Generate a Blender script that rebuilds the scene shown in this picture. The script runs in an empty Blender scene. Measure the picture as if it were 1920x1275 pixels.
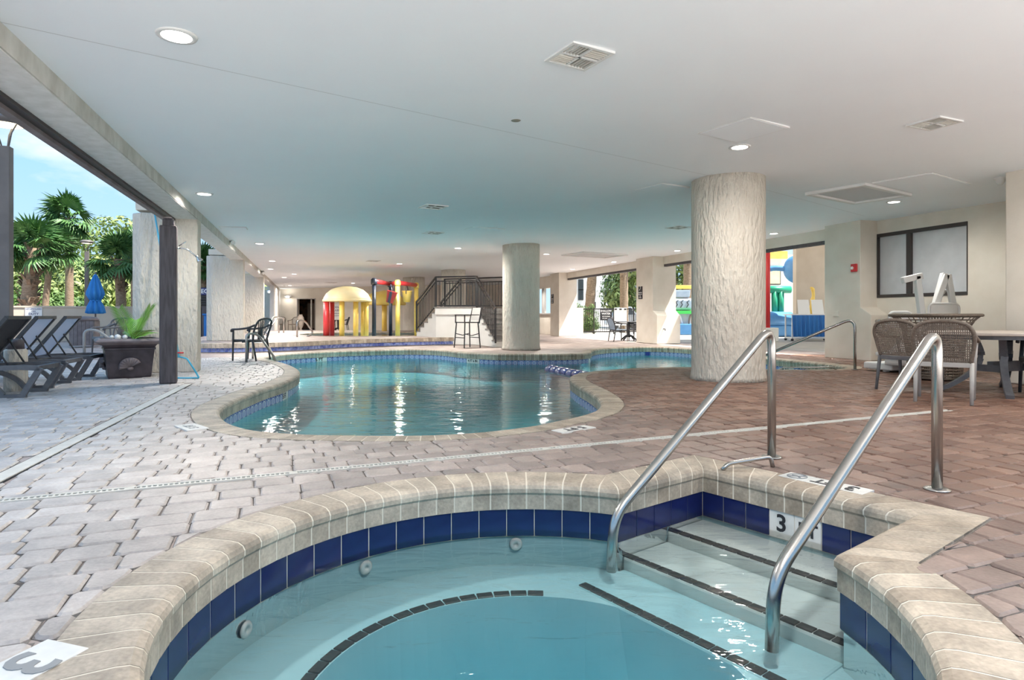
import bpy, bmesh, math, random
import numpy as np
from mathutils import Vector, Matrix
from mathutils.geometry import tessellate_polygon
random.seed(7)
R = math.radians
S = bpy.context.scene
COL = S.collection
# ------------------------------------------------------------------ camera, sky, sun, exposure
EYE, FPX, HXP, HYP = 0.92, 1160.0, 960.0, 593.0      # eye height, focal length in pixels of a 1920 wide frame, horizon
cam_d = bpy.data.cameras.new('camera'); cam = bpy.data.objects.new('camera', cam_d); COL.objects.link(cam)
cam.location = (0, 0, EYE); cam.rotation_euler = (R(90), 0, 0)
cam_d.sensor_width = 36; cam_d.lens = 36*FPX/1920; cam_d.shift_y = -(637.5-HYP)/1920
cam_d.clip_end = 500; cam_d.clip_start = .05
S.camera = cam
S.view_settings.view_transform = 'Standard'; S.view_settings.look = 'None'
S.view_settings.gamma = 1; S.view_settings.use_curve_mapping = False
S.view_settings.exposure = 0.6
S.cycles.use_denoising = True
S.cycles.max_bounces = 9; S.cycles.diffuse_bounces = 5; S.cycles.glossy_bounces = 4; S.cycles.transparent_max_bounces = 12
S.cycles.use_adaptive_sampling = True; S.cycles.adaptive_threshold = .03
S.cycles.sample_clamp_indirect = 6
S.cycles.caustics_reflective = False; S.cycles.caustics_refractive = False

SKY_STRENGTH, SUN_STRENGTH, LAMP_W = .85, 9.5, 150.0
W = bpy.data.worlds.new('sky'); S.world = W; W.use_nodes = True
nt = W.node_tree; nt.nodes.clear()
def wn(t, **k):
    n = nt.nodes.new(t)
    for a, b in k.items(): setattr(n, a, b)
    return n
tc = wn('ShaderNodeTexCoord'); sep = wn('ShaderNodeSeparateXYZ'); nt.links.new(tc.outputs['Generated'], sep.inputs[0])
ramp = wn('ShaderNodeValToRGB'); nt.links.new(sep.outputs['Z'], ramp.inputs[0])
cr = ramp.color_ramp; cr.elements[0].position = 0.0; cr.elements[0].color = (.56, .77, .96, 1)
cr.elements[1].position = 1.0; cr.elements[1].color = (.15, .42, .88, 1)
e = cr.elements.new(.30); e.color = (.29, .60, .96, 1)
mp = wn('ShaderNodeMapping'); mp.inputs['Scale'].default_value = (1.6, 1.6, 4.2); mp.inputs['Location'].default_value = (.37, .2, .1)
nt.links.new(tc.outputs['Generated'], mp.inputs[0])
cn = wn('ShaderNodeTexNoise'); cn.inputs['Scale'].default_value = 2.2; cn.inputs['Detail'].default_value = 7; cn.inputs['Roughness'].default_value = .55
nt.links.new(mp.outputs[0], cn.inputs[0])
cr2 = wn('ShaderNodeValToRGB'); cr2.color_ramp.elements[0].position = .52; cr2.color_ramp.elements[1].position = .72
nt.links.new(cn.outputs[0], cr2.inputs[0])
mx = wn('ShaderNodeMixRGB'); nt.links.new(cr2.outputs[0], mx.inputs[0]); nt.links.new(ramp.outputs[0], mx.inputs[1]); mx.inputs[2].default_value = (.96, .96, .97, 1)
bg = wn('ShaderNodeBackground'); bg.inputs[1].default_value = SKY_STRENGTH; nt.links.new(mx.outputs[0], bg.inputs[0])
wo = wn('ShaderNodeOutputWorld'); nt.links.new(bg.outputs[0], wo.inputs[0])

# building axes: U runs along the open side and the right wall, N points from the open side to the right wall
UA = R(18.2)
U = Vector((-math.sin(UA), math.cos(UA), 0)); N = Vector((math.cos(UA), math.sin(UA), 0))
def B(a, n, z=0): return U*a + N*n + Vector((0, 0, z))
sun_d = bpy.data.lights.new('sun', 'SUN'); sun = bpy.data.objects.new('sun', sun_d); COL.objects.link(sun)
sun_d.energy = SUN_STRENGTH; sun_d.angle = R(1.0); sun_d.color = (1, .95, .86)
to_sun = (N*.87 - U*.49).normalized()*math.cos(R(60)) + Vector((0, 0, math.sin(R(60))))
sun.rotation_euler = to_sun.to_track_quat('Z', 'Y').to_euler()

# ------------------------------------------------------------------ helpers
def G(px, py, z=0.0):
    d = (EYE-z)*FPX/(py-HYP); return Vector(((px-HXP)/FPX*d, d, z))
def P(px, py, Y): return Vector(((px-HXP)/FPX*Y, Y, EYE+(HYP-py)/FPX*Y))
def on_n(px, n):                                      # depth where the column of sight at px meets the wall plane n
    k = (px-HXP)/FPX; Y = n/(k*N.x+N.y); return Vector((k*Y, Y, 0))

def new(name, data=None, parent=None):
    o = bpy.data.objects.new(name, data); COL.objects.link(o)
    if parent is not None: o.parent = parent
    return o
def tag(o, label=None, cat=None, group=None, kind=None):
    if label: o['label'] = label
    if cat: o['category'] = cat
    if group: o['group'] = group
    if kind: o['kind'] = kind
    return o
def thing(name, label, cat, loc=(0, 0, 0), rz=0.0, group=None):
    o = new(name); o.location = loc; o.rotation_euler = (0, 0, rz); o.empty_display_size = .1
    return tag(o, label, cat, group)
def top_of(o):
    while o.parent: o = o.parent
    return o
class MB:
    def __init__(s): s.v = []; s.f = []; s.m = []; s.sm = []
    def add(s, v, f, mi=0, smooth=False):
        k = len(s.v); s.v += [Vector(p) for p in v]; s.f += [tuple(i+k for i in q) for q in f]
        s.m += [mi]*len(f); s.sm += [smooth]*len(f); return s
    def box(s, c, d, rz=0, mi=0, M=None):
        x, y, z = d[0]/2, d[1]/2, d[2]/2
        pts = [Vector((i*x, j*y, k*z)) for k in (-1, 1) for j in (-1, 1) for i in (-1, 1)]
        rot = M if M is not None else Matrix.Rotation(rz, 3, 'Z')
        c = Vector(c)
        return s.add([rot @ p + c for p in pts], [(0, 2, 3, 1), (4, 5, 7, 6), (0, 1, 5, 4), (2, 6, 7, 3), (0, 4, 6, 2), (1, 3, 7, 5)], mi)
    def bar(s, p, q, w, h, mi=0, up=Vector((0, 0, 1))):
        p = Vector(p); q = Vector(q); d = (q-p); L = d.length
        if L < 1e-6: return s
        d.normalize(); x = d.cross(up)
        if x.length < 1e-4: x = Vector((1, 0, 0))
        x.normalize(); y = x.cross(d)
        v = [a + x*(i*w/2) + y*(j*h/2) for a in (p, q) for (i, j) in ((-1, -1), (1, -1), (1, 1), (-1, 1))]
        return s.add(v, [(3, 2, 1, 0), (4, 5, 6, 7), (0, 1, 5, 4), (1, 2, 6, 5), (2, 3, 7, 6), (3, 0, 4, 7)], mi)
    def tube(s, pts, r, n=8, mi=0, closed=False):
        pts = [Vector(p) for p in pts]; m = len(pts)
        rr = r if isinstance(r, (list, tuple)) else [r]*m
        v = []; ref = None
        for i, p in enumerate(pts):
            a = pts[i-1] if (i > 0 or closed) else pts[i]; b = pts[(i+1) % m] if (i < m-1 or closed) else pts[i]
            t = (b-a).normalized()
            if ref is None:
                ref = Vector((0, 0, 1)) if abs(t.z) < .9 else Vector((1, 0, 0))
            x = (ref - t*ref.dot(t)).normalized(); ref = x; y = t.cross(x)
            for k in range(n):
                an = 2*math.pi*k/n; v.append(p + (x*math.cos(an)+y*math.sin(an))*rr[i])
        f = []
        for i in range(m if closed else m-1):
            j = (i+1) % m
            for k in range(n):
                k2 = (k+1) % n; f.append((i*n+k, i*n+k2, j*n+k2, j*n+k))
        s.add(v, f, mi, True)
        if not closed:
            k0 = len(s.v)-m*n
            s.f += [tuple(k0+k for k in reversed(range(n))), tuple(k0+(m-1)*n+k for k in range(n))]; s.m += [mi]*2; s.sm += [False]*2
        return s
    def lathe(s, prof, c=(0, 0, 0), n=24, mi=0, smooth=True, sx=1, sy=1):
        c = Vector(c); v = []; f = []; m = len(prof)
        for (r, z) in prof:
            for k in range(n):
                an = 2*math.pi*k/n; v.append(c+Vector((r*math.cos(an)*sx, r*math.sin(an)*sy, z)))
        for i in range(m-1):
            for k in range(n):
                k2 = (k+1) % n; f.append((i*n+k, i*n+k2, (i+1)*n+k2, (i+1)*n+k))
        s.add(v, f, mi, smooth); k0 = len(s.v)-m*n
        s.f += [tuple(k0+k for k in reversed(range(n))), tuple(k0+(m-1)*n+k for k in range(n))]; s.m += [mi]*2; s.sm += [False]*2
        return s
    def extr(s, poly, vec, mi=0):
        poly = [Vector(p) for p in poly]; vec = Vector(vec); n = len(poly)
        v = poly+[p+vec for p in poly]
        f = [tuple(reversed(range(n))), tuple(range(n, 2*n))]+[(i, (i+1) % n, n+(i+1) % n, n+i) for i in range(n)]
        return s.add(v, f, mi)
    def build(s, name, mat, parent=None, world=False, bevel=0, seg=2):
        v = s.v
        if world and parent is not None:
            t = top_of(parent)
            Mi = (Matrix.Translation(t.location) @ t.rotation_euler.to_matrix().to_4x4()).inverted(); v = [Mi @ p for p in v]
        me = bpy.data.meshes.new(name); me.from_pydata([tuple(p) for p in v], [], s.f)
        mats = mat if isinstance(mat, (list, tuple)) else [mat]
        for q in mats: me.materials.append(q)
        me.polygons.foreach_set('material_index', s.m); me.polygons.foreach_set('use_smooth', s.sm)
        bm = bmesh.new(); bm.from_mesh(me)
        bmesh.ops.recalc_face_normals(bm, faces=bm.faces)
        if bevel: bmesh.ops.bevel(bm, geom=[e for e in bm.edges if e.calc_face_angle(0) > .5], offset=bevel, segments=seg, affect='EDGES', profile=.5, clamp_overlap=True)
        bm.to_mesh(me); bm.free()
        return new(name, me, parent)
def copy_tree(o, parent=None):
    c = o.copy(); COL.objects.link(c); c.parent = parent
    for ch in list(o.children): copy_tree(ch, c)
    return c
def catmull(pts, per=8, closed=True):
    out = []; n = len(pts)
    for i in range(n if closed else n-1):
        p0 = pts[(i-1) % n] if closed or i > 0 else pts[i]; p1 = pts[i]; p2 = pts[(i+1) % n]; p3 = pts[(i+2) % n] if closed or i < n-2 else pts[i+1]
        for k in range(per):
            t = k/per
            out.append(.5*((2*p1)+(p2-p0)*t+(2*p0-5*p1+4*p2-p3)*t*t+(3*p1-p0-3*p2+p3)*t**3))
    if not closed: out.append(pts[-1])
    return out
def bend(p, q, r, s, rad=.1, n=6):                     # rounded corner at q between p and s-direction r
    p, q, r = Vector(p), Vector(q), Vector(r); a = q+(p-q).normalized()*rad; b = q+(r-q).normalized()*rad
    return [a*(1-t)**2+q*2*t*(1-t)+b*t*t for t in [i/n for i in range(n+1)]]
def rounded(pts, rad=.1, n=6):
    pts = [Vector(p) for p in pts]; out = [pts[0]]
    for i in range(1, len(pts)-1):
        q = pts[i]; rr = min(rad, (pts[i-1]-q).length*.49, (pts[i+1]-q).length*.49)
        out += bend(pts[i-1], q, pts[i+1], None, rr, n)
    return out+[pts[-1]]
def resample(pts, step, closed=True):
    P_ = [Vector(p) for p in pts]+([Vector(pts[0])] if closed else [])
    d = [0]
    for i in range(1, len(P_)): d.append(d[-1]+(P_[i]-P_[i-1]).length)
    L = d[-1]; n = max(3, round(L/step)); out = []; j = 0
    for k in range(n if closed else n+1):
        t = L*k/n
        while j < len(d)-2 and d[j+1] < t: j += 1
        u = (t-d[j])/max(1e-9, d[j+1]-d[j]); out.append(P_[j].lerp(P_[j+1], u))
    return out
def area2(pts): return .5*sum(pts[i].x*pts[(i+1) % len(pts)].y-pts[(i+1) % len(pts)].x*pts[i].y for i in range(len(pts)))

# ------------------------------------------------------------------ materials
def mat(name, col, rough=.5, metal=0, col2=None, ns=8, nd=4, bump=0, bs=40, bd=.01, spec=.5, scl=(1, 1, 1), emit=None, es=1, coords='Object', trans=0, alpha=1, contrast=(.35, .65)):
    m = bpy.data.materials.new(name); m.use_nodes = True; t = m.node_tree; b = t.nodes['Principled BSDF']
    b.inputs['Base Color'].default_value = (*col, 1); b.inputs['Roughness'].default_value = rough; b.inputs['Metallic'].default_value = metal
    b.inputs['Specular IOR Level'].default_value = spec; b.inputs['Transmission Weight'].default_value = trans; b.inputs['Alpha'].default_value = alpha
    if emit: b.inputs['Emission Color'].default_value = (*emit, 1); b.inputs['Emission Strength'].default_value = es
    if col2 or bump:
        tcn = t.nodes.new('ShaderNodeTexCoord'); mpn = t.nodes.new('ShaderNodeMapping'); mpn.inputs['Scale'].default_value = scl
        t.links.new(tcn.outputs[coords], mpn.inputs[0])
    if col2:
        n = t.nodes.new('ShaderNodeTexNoise'); n.inputs['Scale'].default_value = ns; n.inputs['Detail'].default_value = nd; t.links.new(mpn.outputs[0], n.inputs[0])
        r = t.nodes.new('ShaderNodeValToRGB'); r.color_ramp.elements[0].position = contrast[0]; r.color_ramp.elements[1].position = contrast[1]
        r.color_ramp.elements[0].color = (*col, 1); r.color_ramp.elements[1].color = (*col2, 1)
        t.links.new(n.outputs[0], r.inputs[0]); t.links.new(r.outputs[0], b.inputs['Base Color'])
    if bump:
        n2 = t.nodes.new('ShaderNodeTexNoise'); n2.inputs['Scale'].default_value = bs; n2.inputs['Detail'].default_value = 5; t.links.new(mpn.outputs[0], n2.inputs[0])
        bn = t.nodes.new('ShaderNodeBump'); bn.inputs['Strength'].default_value = bump; bn.inputs['Distance'].default_value = bd
        t.links.new(n2.outputs[0], bn.inputs['Height']); t.links.new(bn.outputs[0], b.inputs['Normal'])
    return m
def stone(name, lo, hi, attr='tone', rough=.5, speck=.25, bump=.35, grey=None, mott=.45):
    """paver or coping stone: colour from a per-stone value, speckle, fine relief; grey = paler tone painted in for daylight toward the open side"""
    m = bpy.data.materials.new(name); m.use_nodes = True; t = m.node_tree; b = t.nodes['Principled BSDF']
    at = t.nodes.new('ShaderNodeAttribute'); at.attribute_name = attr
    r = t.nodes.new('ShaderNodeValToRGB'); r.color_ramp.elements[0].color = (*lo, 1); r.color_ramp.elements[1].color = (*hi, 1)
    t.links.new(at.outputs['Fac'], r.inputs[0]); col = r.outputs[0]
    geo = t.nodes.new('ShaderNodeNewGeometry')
    if grey:  # cool daylight of the open side painted in as a grey tint
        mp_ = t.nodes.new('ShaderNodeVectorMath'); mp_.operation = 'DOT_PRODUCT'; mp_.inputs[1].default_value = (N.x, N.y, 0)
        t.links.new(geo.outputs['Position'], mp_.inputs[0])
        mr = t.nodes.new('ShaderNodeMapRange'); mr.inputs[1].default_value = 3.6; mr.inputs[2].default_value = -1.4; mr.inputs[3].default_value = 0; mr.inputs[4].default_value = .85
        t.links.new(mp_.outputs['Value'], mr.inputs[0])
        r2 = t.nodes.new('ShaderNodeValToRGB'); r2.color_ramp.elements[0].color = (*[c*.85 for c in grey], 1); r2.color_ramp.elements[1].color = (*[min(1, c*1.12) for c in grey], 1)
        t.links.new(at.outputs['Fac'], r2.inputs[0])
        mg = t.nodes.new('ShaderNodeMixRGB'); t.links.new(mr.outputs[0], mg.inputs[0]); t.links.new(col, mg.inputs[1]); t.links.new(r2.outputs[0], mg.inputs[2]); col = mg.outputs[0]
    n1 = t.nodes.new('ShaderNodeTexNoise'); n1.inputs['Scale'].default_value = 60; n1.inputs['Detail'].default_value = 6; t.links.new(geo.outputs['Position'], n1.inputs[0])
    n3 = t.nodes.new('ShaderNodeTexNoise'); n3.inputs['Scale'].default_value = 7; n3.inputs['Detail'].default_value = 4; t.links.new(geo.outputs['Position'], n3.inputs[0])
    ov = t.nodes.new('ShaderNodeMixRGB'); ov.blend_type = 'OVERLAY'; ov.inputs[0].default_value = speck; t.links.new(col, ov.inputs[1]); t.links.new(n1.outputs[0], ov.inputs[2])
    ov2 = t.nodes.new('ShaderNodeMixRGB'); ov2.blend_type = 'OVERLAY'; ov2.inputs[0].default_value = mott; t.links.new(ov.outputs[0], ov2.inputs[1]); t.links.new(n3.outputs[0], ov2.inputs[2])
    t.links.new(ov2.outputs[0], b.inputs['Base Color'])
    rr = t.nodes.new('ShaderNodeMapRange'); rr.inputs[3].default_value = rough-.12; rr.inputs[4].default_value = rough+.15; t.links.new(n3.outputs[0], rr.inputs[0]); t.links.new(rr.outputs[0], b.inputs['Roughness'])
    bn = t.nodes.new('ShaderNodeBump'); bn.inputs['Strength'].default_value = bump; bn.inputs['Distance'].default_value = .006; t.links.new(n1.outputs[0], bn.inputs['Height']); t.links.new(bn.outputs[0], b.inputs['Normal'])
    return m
def water(name, ripple=.04, scale=3.0, absorb=(.75, .12, .08), dens=1.0):
    m = bpy.data.materials.new(name); m.use_nodes = True; t = m.node_tree; t.nodes.clear()
    out = t.nodes.new('ShaderNodeOutputMaterial'); mixs = t.nodes.new('ShaderNodeMixShader'); tr = t.nodes.new('ShaderNodeBsdfTransparent'); gl = t.nodes.new('ShaderNodeBsdfGlossy'); fr = t.nodes.new('ShaderNodeFresnel')
    fr.inputs['IOR'].default_value = 1.33; gl.inputs['Roughness'].default_value = .02
    geo = t.nodes.new('ShaderNodeNewGeometry'); mpn = t.nodes.new('ShaderNodeMapping'); mpn.inputs['Scale'].default_value = (.8, 1.8, 1); t.links.new(geo.outputs['Position'], mpn.inputs[0])
    n = t.nodes.new('ShaderNodeTexNoise'); n.inputs['Scale'].default_value = scale; n.inputs['Detail'].default_value = 3; n.inputs['Distortion'].default_value = .6; t.links.new(mpn.outputs[0], n.inputs[0])
    bn = t.nodes.new('ShaderNodeBump'); bn.inputs['Strength'].default_value = 1; bn.inputs['Distance'].default_value = ripple; t.links.new(n.outputs[0], bn.inputs['Height'])
    t.links.new(bn.outputs[0], gl.inputs['Normal']); t.links.new(bn.outputs[0], fr.inputs['Normal'])
    t.links.new(fr.outputs[0], mixs.inputs[0]); t.links.new(tr.outputs[0], mixs.inputs[1]); t.links.new(gl.outputs[0], mixs.inputs[2]); t.links.new(mixs.outputs[0], out.inputs['Surface'])
    va = t.nodes.new('ShaderNodeVolumeAbsorption'); va.inputs['Density'].default_value = dens
    va.inputs['Color'].default_value = (1-absorb[0], 1-absorb[1], 1-absorb[2], 1); t.links.new(va.outputs[0], out.inputs['Volume'])
    return m
def sling(name, col, tl):
    m = mat(name, col, .7); t = m.node_tree; b = t.nodes['Principled BSDF']; tr = t.nodes.new('ShaderNodeBsdfTranslucent'); tr.inputs[0].default_value = (*col, 1)
    mx_ = t.nodes.new('ShaderNodeMixShader'); mx_.inputs[0].default_value = tl; t.links.new(b.outputs[0], mx_.inputs[1]); t.links.new(tr.outputs[0], mx_.inputs[2]); t.links.new(mx_.outputs[0], t.nodes['Material Output'].inputs['Surface']); return m
M = {}
M['ceiling'] = mat('ceiling_paint', (.89, .93, .975), .85, col2=(.91, .95, .99), ns=1.5, bump=.12, bs=90, bd=.003, contrast=(.3, .7))
M['stucco'] = mat('cream_stucco', (.68, .62, .535), .85, col2=(.72, .665, .58), ns=3, bump=1.0, bs=9, bd=.07, scl=(2.4, 2.4, .8), spec=.2)
M['stucco_fine'] = mat('cream_fine_stucco', (.70, .645, .56), .85, col2=(.76, .71, .63), ns=2.2, bump=.25, bs=70, bd=.006, spec=.2)
M['beam'] = mat('weathered_beam', (.46, .44, .39), .9, col2=(.60, .58, .53), ns=6, bump=.5, bs=30, bd=.01, scl=(1, 1, .6))
M['beam_under'] = mat('beam_underside', (.66, .65, .62), .9, col2=(.76, .75, .73), ns=9, bump=.6, bs=18, bd=.015)
M['white_wall'] = mat('white_wall_paint', (.78, .76, .71), .8, col2=(.83, .81, .77), ns=2)
M['white'] = mat('white_plastic', (.80, .80, .79), .45)
M['white_tile'] = mat('white_marker_tile', (.80, .79, .76), .35, col2=(.72, .71, .68), ns=14)
M['black_ink'] = mat('black_ink', (.02, .02, .025), .5)
M['grey_ink'] = mat('worn_grey_ink', (.28, .29, .30), .6)
M['white_ink'] = mat('white_ink', (.85, .85, .85), .5)
M['navy_ink'] = mat('navy_ink', (.05, .05, .16), .5)
M['navy'] = mat('navy_glazed_tile', (.008, .014, .085), .12, col2=(.016, .026, .125), ns=5, spec=.6)
M['grout'] = mat('cream_grout', (.74, .68, .58), .9, bump=.3, bs=80, bd=.004)
M['joint'] = mat('sand_joint', (.10, .09, .085), .95, col2=(.22, .20, .185), ns=9)
M['plaster'] = mat('pool_plaster', (.42, .63, .69), .7, col2=(.48, .68, .73), ns=2.5)
M['plaster_pool'] = mat('aqua_pool_plaster', (.20, .86, .97), .7, col2=(.27, .89, .98), ns=1.2)
M['plaster_step'] = mat('step_plaster', (.64, .68, .68), .7, col2=(.69, .73, .72), ns=4)
M['dark_tile'] = mat('dark_step_tile', (.03, .035, .04), .4, col2=(.06, .05, .05), ns=30)
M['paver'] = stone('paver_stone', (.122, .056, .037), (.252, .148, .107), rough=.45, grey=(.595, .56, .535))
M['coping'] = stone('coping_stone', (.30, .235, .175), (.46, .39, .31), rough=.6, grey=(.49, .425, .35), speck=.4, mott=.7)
M['steel'] = mat('brushed_steel', (.46, .45, .43), .24, 1, bump=.05, bs=300, bd=.001)
M['chrome'] = mat('chrome', (.75, .75, .76), .1, 1)
M['drain'] = mat('drain_concrete', (.60, .58, .53), .8, col2=(.68, .66, .61), ns=10)
M['bounce_ground'] = mat('pale_bounce_ground', (.76, .75, .72), .8, col2=(.82, .81, .79), ns=2)
M['pavement'] = mat('outside_paving', (.36, .34, .31), .8, col2=(.42, .395, .36), ns=2)
M['drain_dark'] = mat('drain_slot', (.015, .015, .015), .9)
M['resin_black'] = mat('black_resin', (.035, .036, .04), .5, col2=(.05, .05, .055), ns=20)
M['resin_grey'] = mat('charcoal_resin', (.10, .10, .11), .5, col2=(.13, .13, .14), ns=15)
M['sling_grey'] = sling('grey_sling', (.70, .70, .74), .62)
M['sling_black'] = mat('black_sling', (.028, .028, .035), .65, col2=(.045, .045, .05), ns=60)
M['wicker'] = mat('brown_wicker', (.13, .10, .08), .6, col2=(.19, .15, .12), ns=50)
M['taupe'] = mat('taupe_resin', (.42, .36, .31), .5, col2=(.48, .42, .37), ns=8)
M['alu'] = mat('grey_legs', (.42, .40, .38), .45)
M['planter'] = mat('dark_bronze_planter', (.040, .028, .034), .45, col2=(.07, .055, .064), ns=7, bump=.15, bs=30)
M['planter_rim'] = mat('faded_planter_rim', (.15, .12, .125), .55, col2=(.21, .18, .185), ns=6)
M['soil'] = mat('soil', (.16, .12, .09), .95, col2=(.3, .26, .22), ns=30)
M['wood_dark'] = mat('stained_timber', (.058, .045, .048), .55, col2=(.105, .088, .094), ns=6, scl=(6, 6, .6), bump=.35, bs=20, bd=.006)
M['post_metal'] = mat('bronze_lamp_metal', (.12, .105, .10), .45, col2=(.16, .14, .135), ns=3)
M['lamp_glow'] = mat('lamp_lens', (.9, .85, .75), .4, emit=(1, .86, .6), es=2.0)
M['downlight'] = mat('downlight_lens', (1, 1, 1), .4, emit=(1, .96, .9), es=7.0)
M['iron'] = mat('black_iron', (.022, .018, .018), .4)
M['track'] = mat('dark_track', (.05, .043, .05), .6, col2=(.11, .10, .105), ns=12, scl=(1, 1, 8))
M['red'] = mat('red_plastic', (.62, .035, .04), .35)
M['yellow'] = mat('yellow_plastic', (.86, .58, .10), .4, col2=(.90, .66, .18), ns=3)
M['cream_dome'] = mat('faded_yellow_dome', (.88, .72, .36), .45, col2=(.92, .80, .50), ns=2)
M['navy_plastic'] = mat('navy_plastic', (.02, .028, .05), .35)
M['blue'] = mat('blue_canvas', (.015, .18, .52), .6, col2=(.03, .25, .62), ns=3)
M['blue_drape'] = mat('blue_table_skirt', (.01, .12, .40), .55, col2=(.02, .17, .48), ns=2, scl=(8, 8, .5))
M['blue_vinyl'] = mat('blue_vinyl', (.06, .20, .42), .4, col2=(.10, .27, .52), ns=2)
M['blue_pale'] = mat('pale_blue_vinyl', (.28, .36, .46), .45, col2=(.36, .44, .53), ns=3)
M['green'] = mat('green_vinyl', (.02, .30, .17), .4)
M['green_bright'] = mat('bright_green_paint', (.06, .52, .10), .5)
M['cyan_net'] = mat('cyan_net_frame', (.06, .42, .62), .4)
M['cyan_pole'] = mat('cyan_pole', (.12, .55, .72), .35)
M['leaf'] = mat('palm_leaf', (.045, .13, .035), .5, col2=(.11, .22, .06), ns=2)
M['leaf_lime'] = mat('lime_leaf', (.16, .42, .04), .5, col2=(.28, .55, .08), ns=5)
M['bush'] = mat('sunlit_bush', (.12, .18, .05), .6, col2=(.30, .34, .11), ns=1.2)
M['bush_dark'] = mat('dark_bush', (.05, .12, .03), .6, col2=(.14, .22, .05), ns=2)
M['trunk'] = mat('palm_trunk', (.20, .14, .09), .9, col2=(.33, .25, .18), ns=9, scl=(1, 1, 4), bump=.7, bs=14, bd=.03)
M['trunk_boots'] = mat('palm_boots', (.11, .075, .05), .9, col2=(.27, .19, .13), ns=8, bump=.6, bs=10, bd=.03)
M['beige_wall'] = mat('beige_garden_wall', (.53, .45, .36), .85, col2=(.58, .50, .41), ns=2)
M['glass_dark'] = mat('dark_glass', (.05, .06, .07), .08, spec=.8)
M['frosted'] = mat('frosted_pane', (.50, .51, .53), .22, col2=(.58, .59, .61), ns=2.5, spec=.6)
M['frame_brown'] = mat('dark_bronze_frame', (.045, .036, .033), .5)
M['dark_room'] = mat('dark_room', (.02, .015, .012), .9, col2=(.10, .05, .03), ns=4)
M['pink'] = mat('pink_roof', (.62, .25, .24), .7)
M['hill'] = mat('green_slope', (.20, .30, .07), .9, col2=(.36, .42, .12), ns=.6)
M['asphalt'] = mat('grey_asphalt', (.30, .30, .30), .9, col2=(.36, .35, .34), ns=3)
M['vent'] = mat('vent_white', (.74, .74, .73), .5)
M['vent_dark'] = mat('vent_shadow', (.26, .25, .21), .8)
M['panel_grey'] = mat('filter_panel', (.60, .61, .63), .8)
M['tread'] = mat('grey_tread', (.20, .18, .17), .8, col2=(.27, .25, .23), ns=12)
M['car'] = mat('silver_car_paint', (.45, .46, .48), .25, .5)
M['sign_black'] = mat('black_sign', (.025, .025, .03), .5)
M['water_spa'] = water('hot_tub_water', .012, 5.0, (.82, .17, .07), .62)
M['water_pool'] = water('pool_water', .013, 3.2, (.82, .12, .05), .22)
# patterned waterline tile: blue lobes on white
def pattern_tile():
    m = bpy.data.materials.new('blue_pattern_tile'); m.use_nodes = True; t = m.node_tree; b = t.nodes['Principled BSDF']; b.inputs['Roughness'].default_value = .2
    tcn = t.nodes.new('ShaderNodeTexCoord'); mpn = t.nodes.new('ShaderNodeMapping'); mpn.inputs['Location'].default_value = (0, 0, .01); mpn.inputs['Scale'].default_value = (1, 0, 1); t.links.new(tcn.outputs['Object'], mpn.inputs[0])
    ln = t.nodes.new('ShaderNodeVectorMath'); ln.operation = 'LENGTH'; t.links.new(mpn.outputs[0], ln.inputs[0])
    r = t.nodes.new('ShaderNodeValToRGB'); r.color_ramp.interpolation = 'CONSTANT'
    r.color_ramp.elements[0].color = (.32, .38, .62, 1); r.color_ramp.elements[1].position = .034; r.color_ramp.elements[1].color = (.55, .60, .74, 1)
    for p_, c_ in ((.048, (.06, .08, .34, 1)), (.062, (.35, .42, .66, 1)), (.078, (.035, .055, .27, 1))):
        q = r.color_ramp.elements.new(p_); q.color = c_
    t.links.new(ln.outputs['Value'], r.inputs[0]); t.links.new(r.outputs[0], b.inputs['Base Color']); return m
M['pattern'] = pattern_tile()
M['ridge_blue'] = mat('ridge_blue_tile', (.03, .06, .26), .2, col2=(.06, .10, .36), ns=6)
M['blue_tile'] = mat('small_blue_tile', (.05, .08, .30), .2, col2=(.26, .32, .58), ns=9)
def deck_material():
    m = bpy.data.materials.new('deck_paving'); m.use_nodes = True; t = m.node_tree; b = t.nodes['Principled BSDF']; b.inputs['Roughness'].default_value = .6
    geo = t.nodes.new('ShaderNodeNewGeometry'); mpn = t.nodes.new('ShaderNodeMapping'); mpn.inputs['Rotation'].default_value = (0, 0, -R(20.5)); t.links.new(geo.outputs['Position'], mpn.inputs[0])
    br = t.nodes.new('ShaderNodeTexBrick'); br.inputs['Scale'].default_value = 1; br.inputs['Brick Width'].default_value = .2; br.inputs['Row Height'].default_value = .16; br.inputs['Mortar Size'].default_value = .006; br.inputs['Mortar Smooth'].default_value = .3
    br.inputs['Color1'].default_value = (.33, .25, .22, 1); br.inputs['Color2'].default_value = (.44, .37, .335, 1); br.inputs['Mortar'].default_value = (.26, .23, .21, 1); t.links.new(mpn.outputs[0], br.inputs[0])
    n = t.nodes.new('ShaderNodeTexNoise'); n.inputs['Scale'].default_value = 1.3; n.inputs['Detail'].default_value = 5; t.links.new(geo.outputs['Position'], n.inputs[0])
    ov = t.nodes.new('ShaderNodeMixRGB'); ov.blend_type = 'OVERLAY'; ov.inputs[0].default_value = .5; t.links.new(br.outputs[0], ov.inputs[1]); t.links.new(n.outputs[0], ov.inputs[2]); t.links.new(ov.outputs[0], b.inputs['Base Color'])
    bn = t.nodes.new('ShaderNodeBump'); bn.inputs['Strength'].default_value = .5; bn.inputs['Distance'].default_value = .006; bn.invert = True; t.links.new(br.outputs['Fac'], bn.inputs['Height']); t.links.new(bn.outputs[0], b.inputs['Normal'])
    return m
M['deck'] = deck_material()

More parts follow.
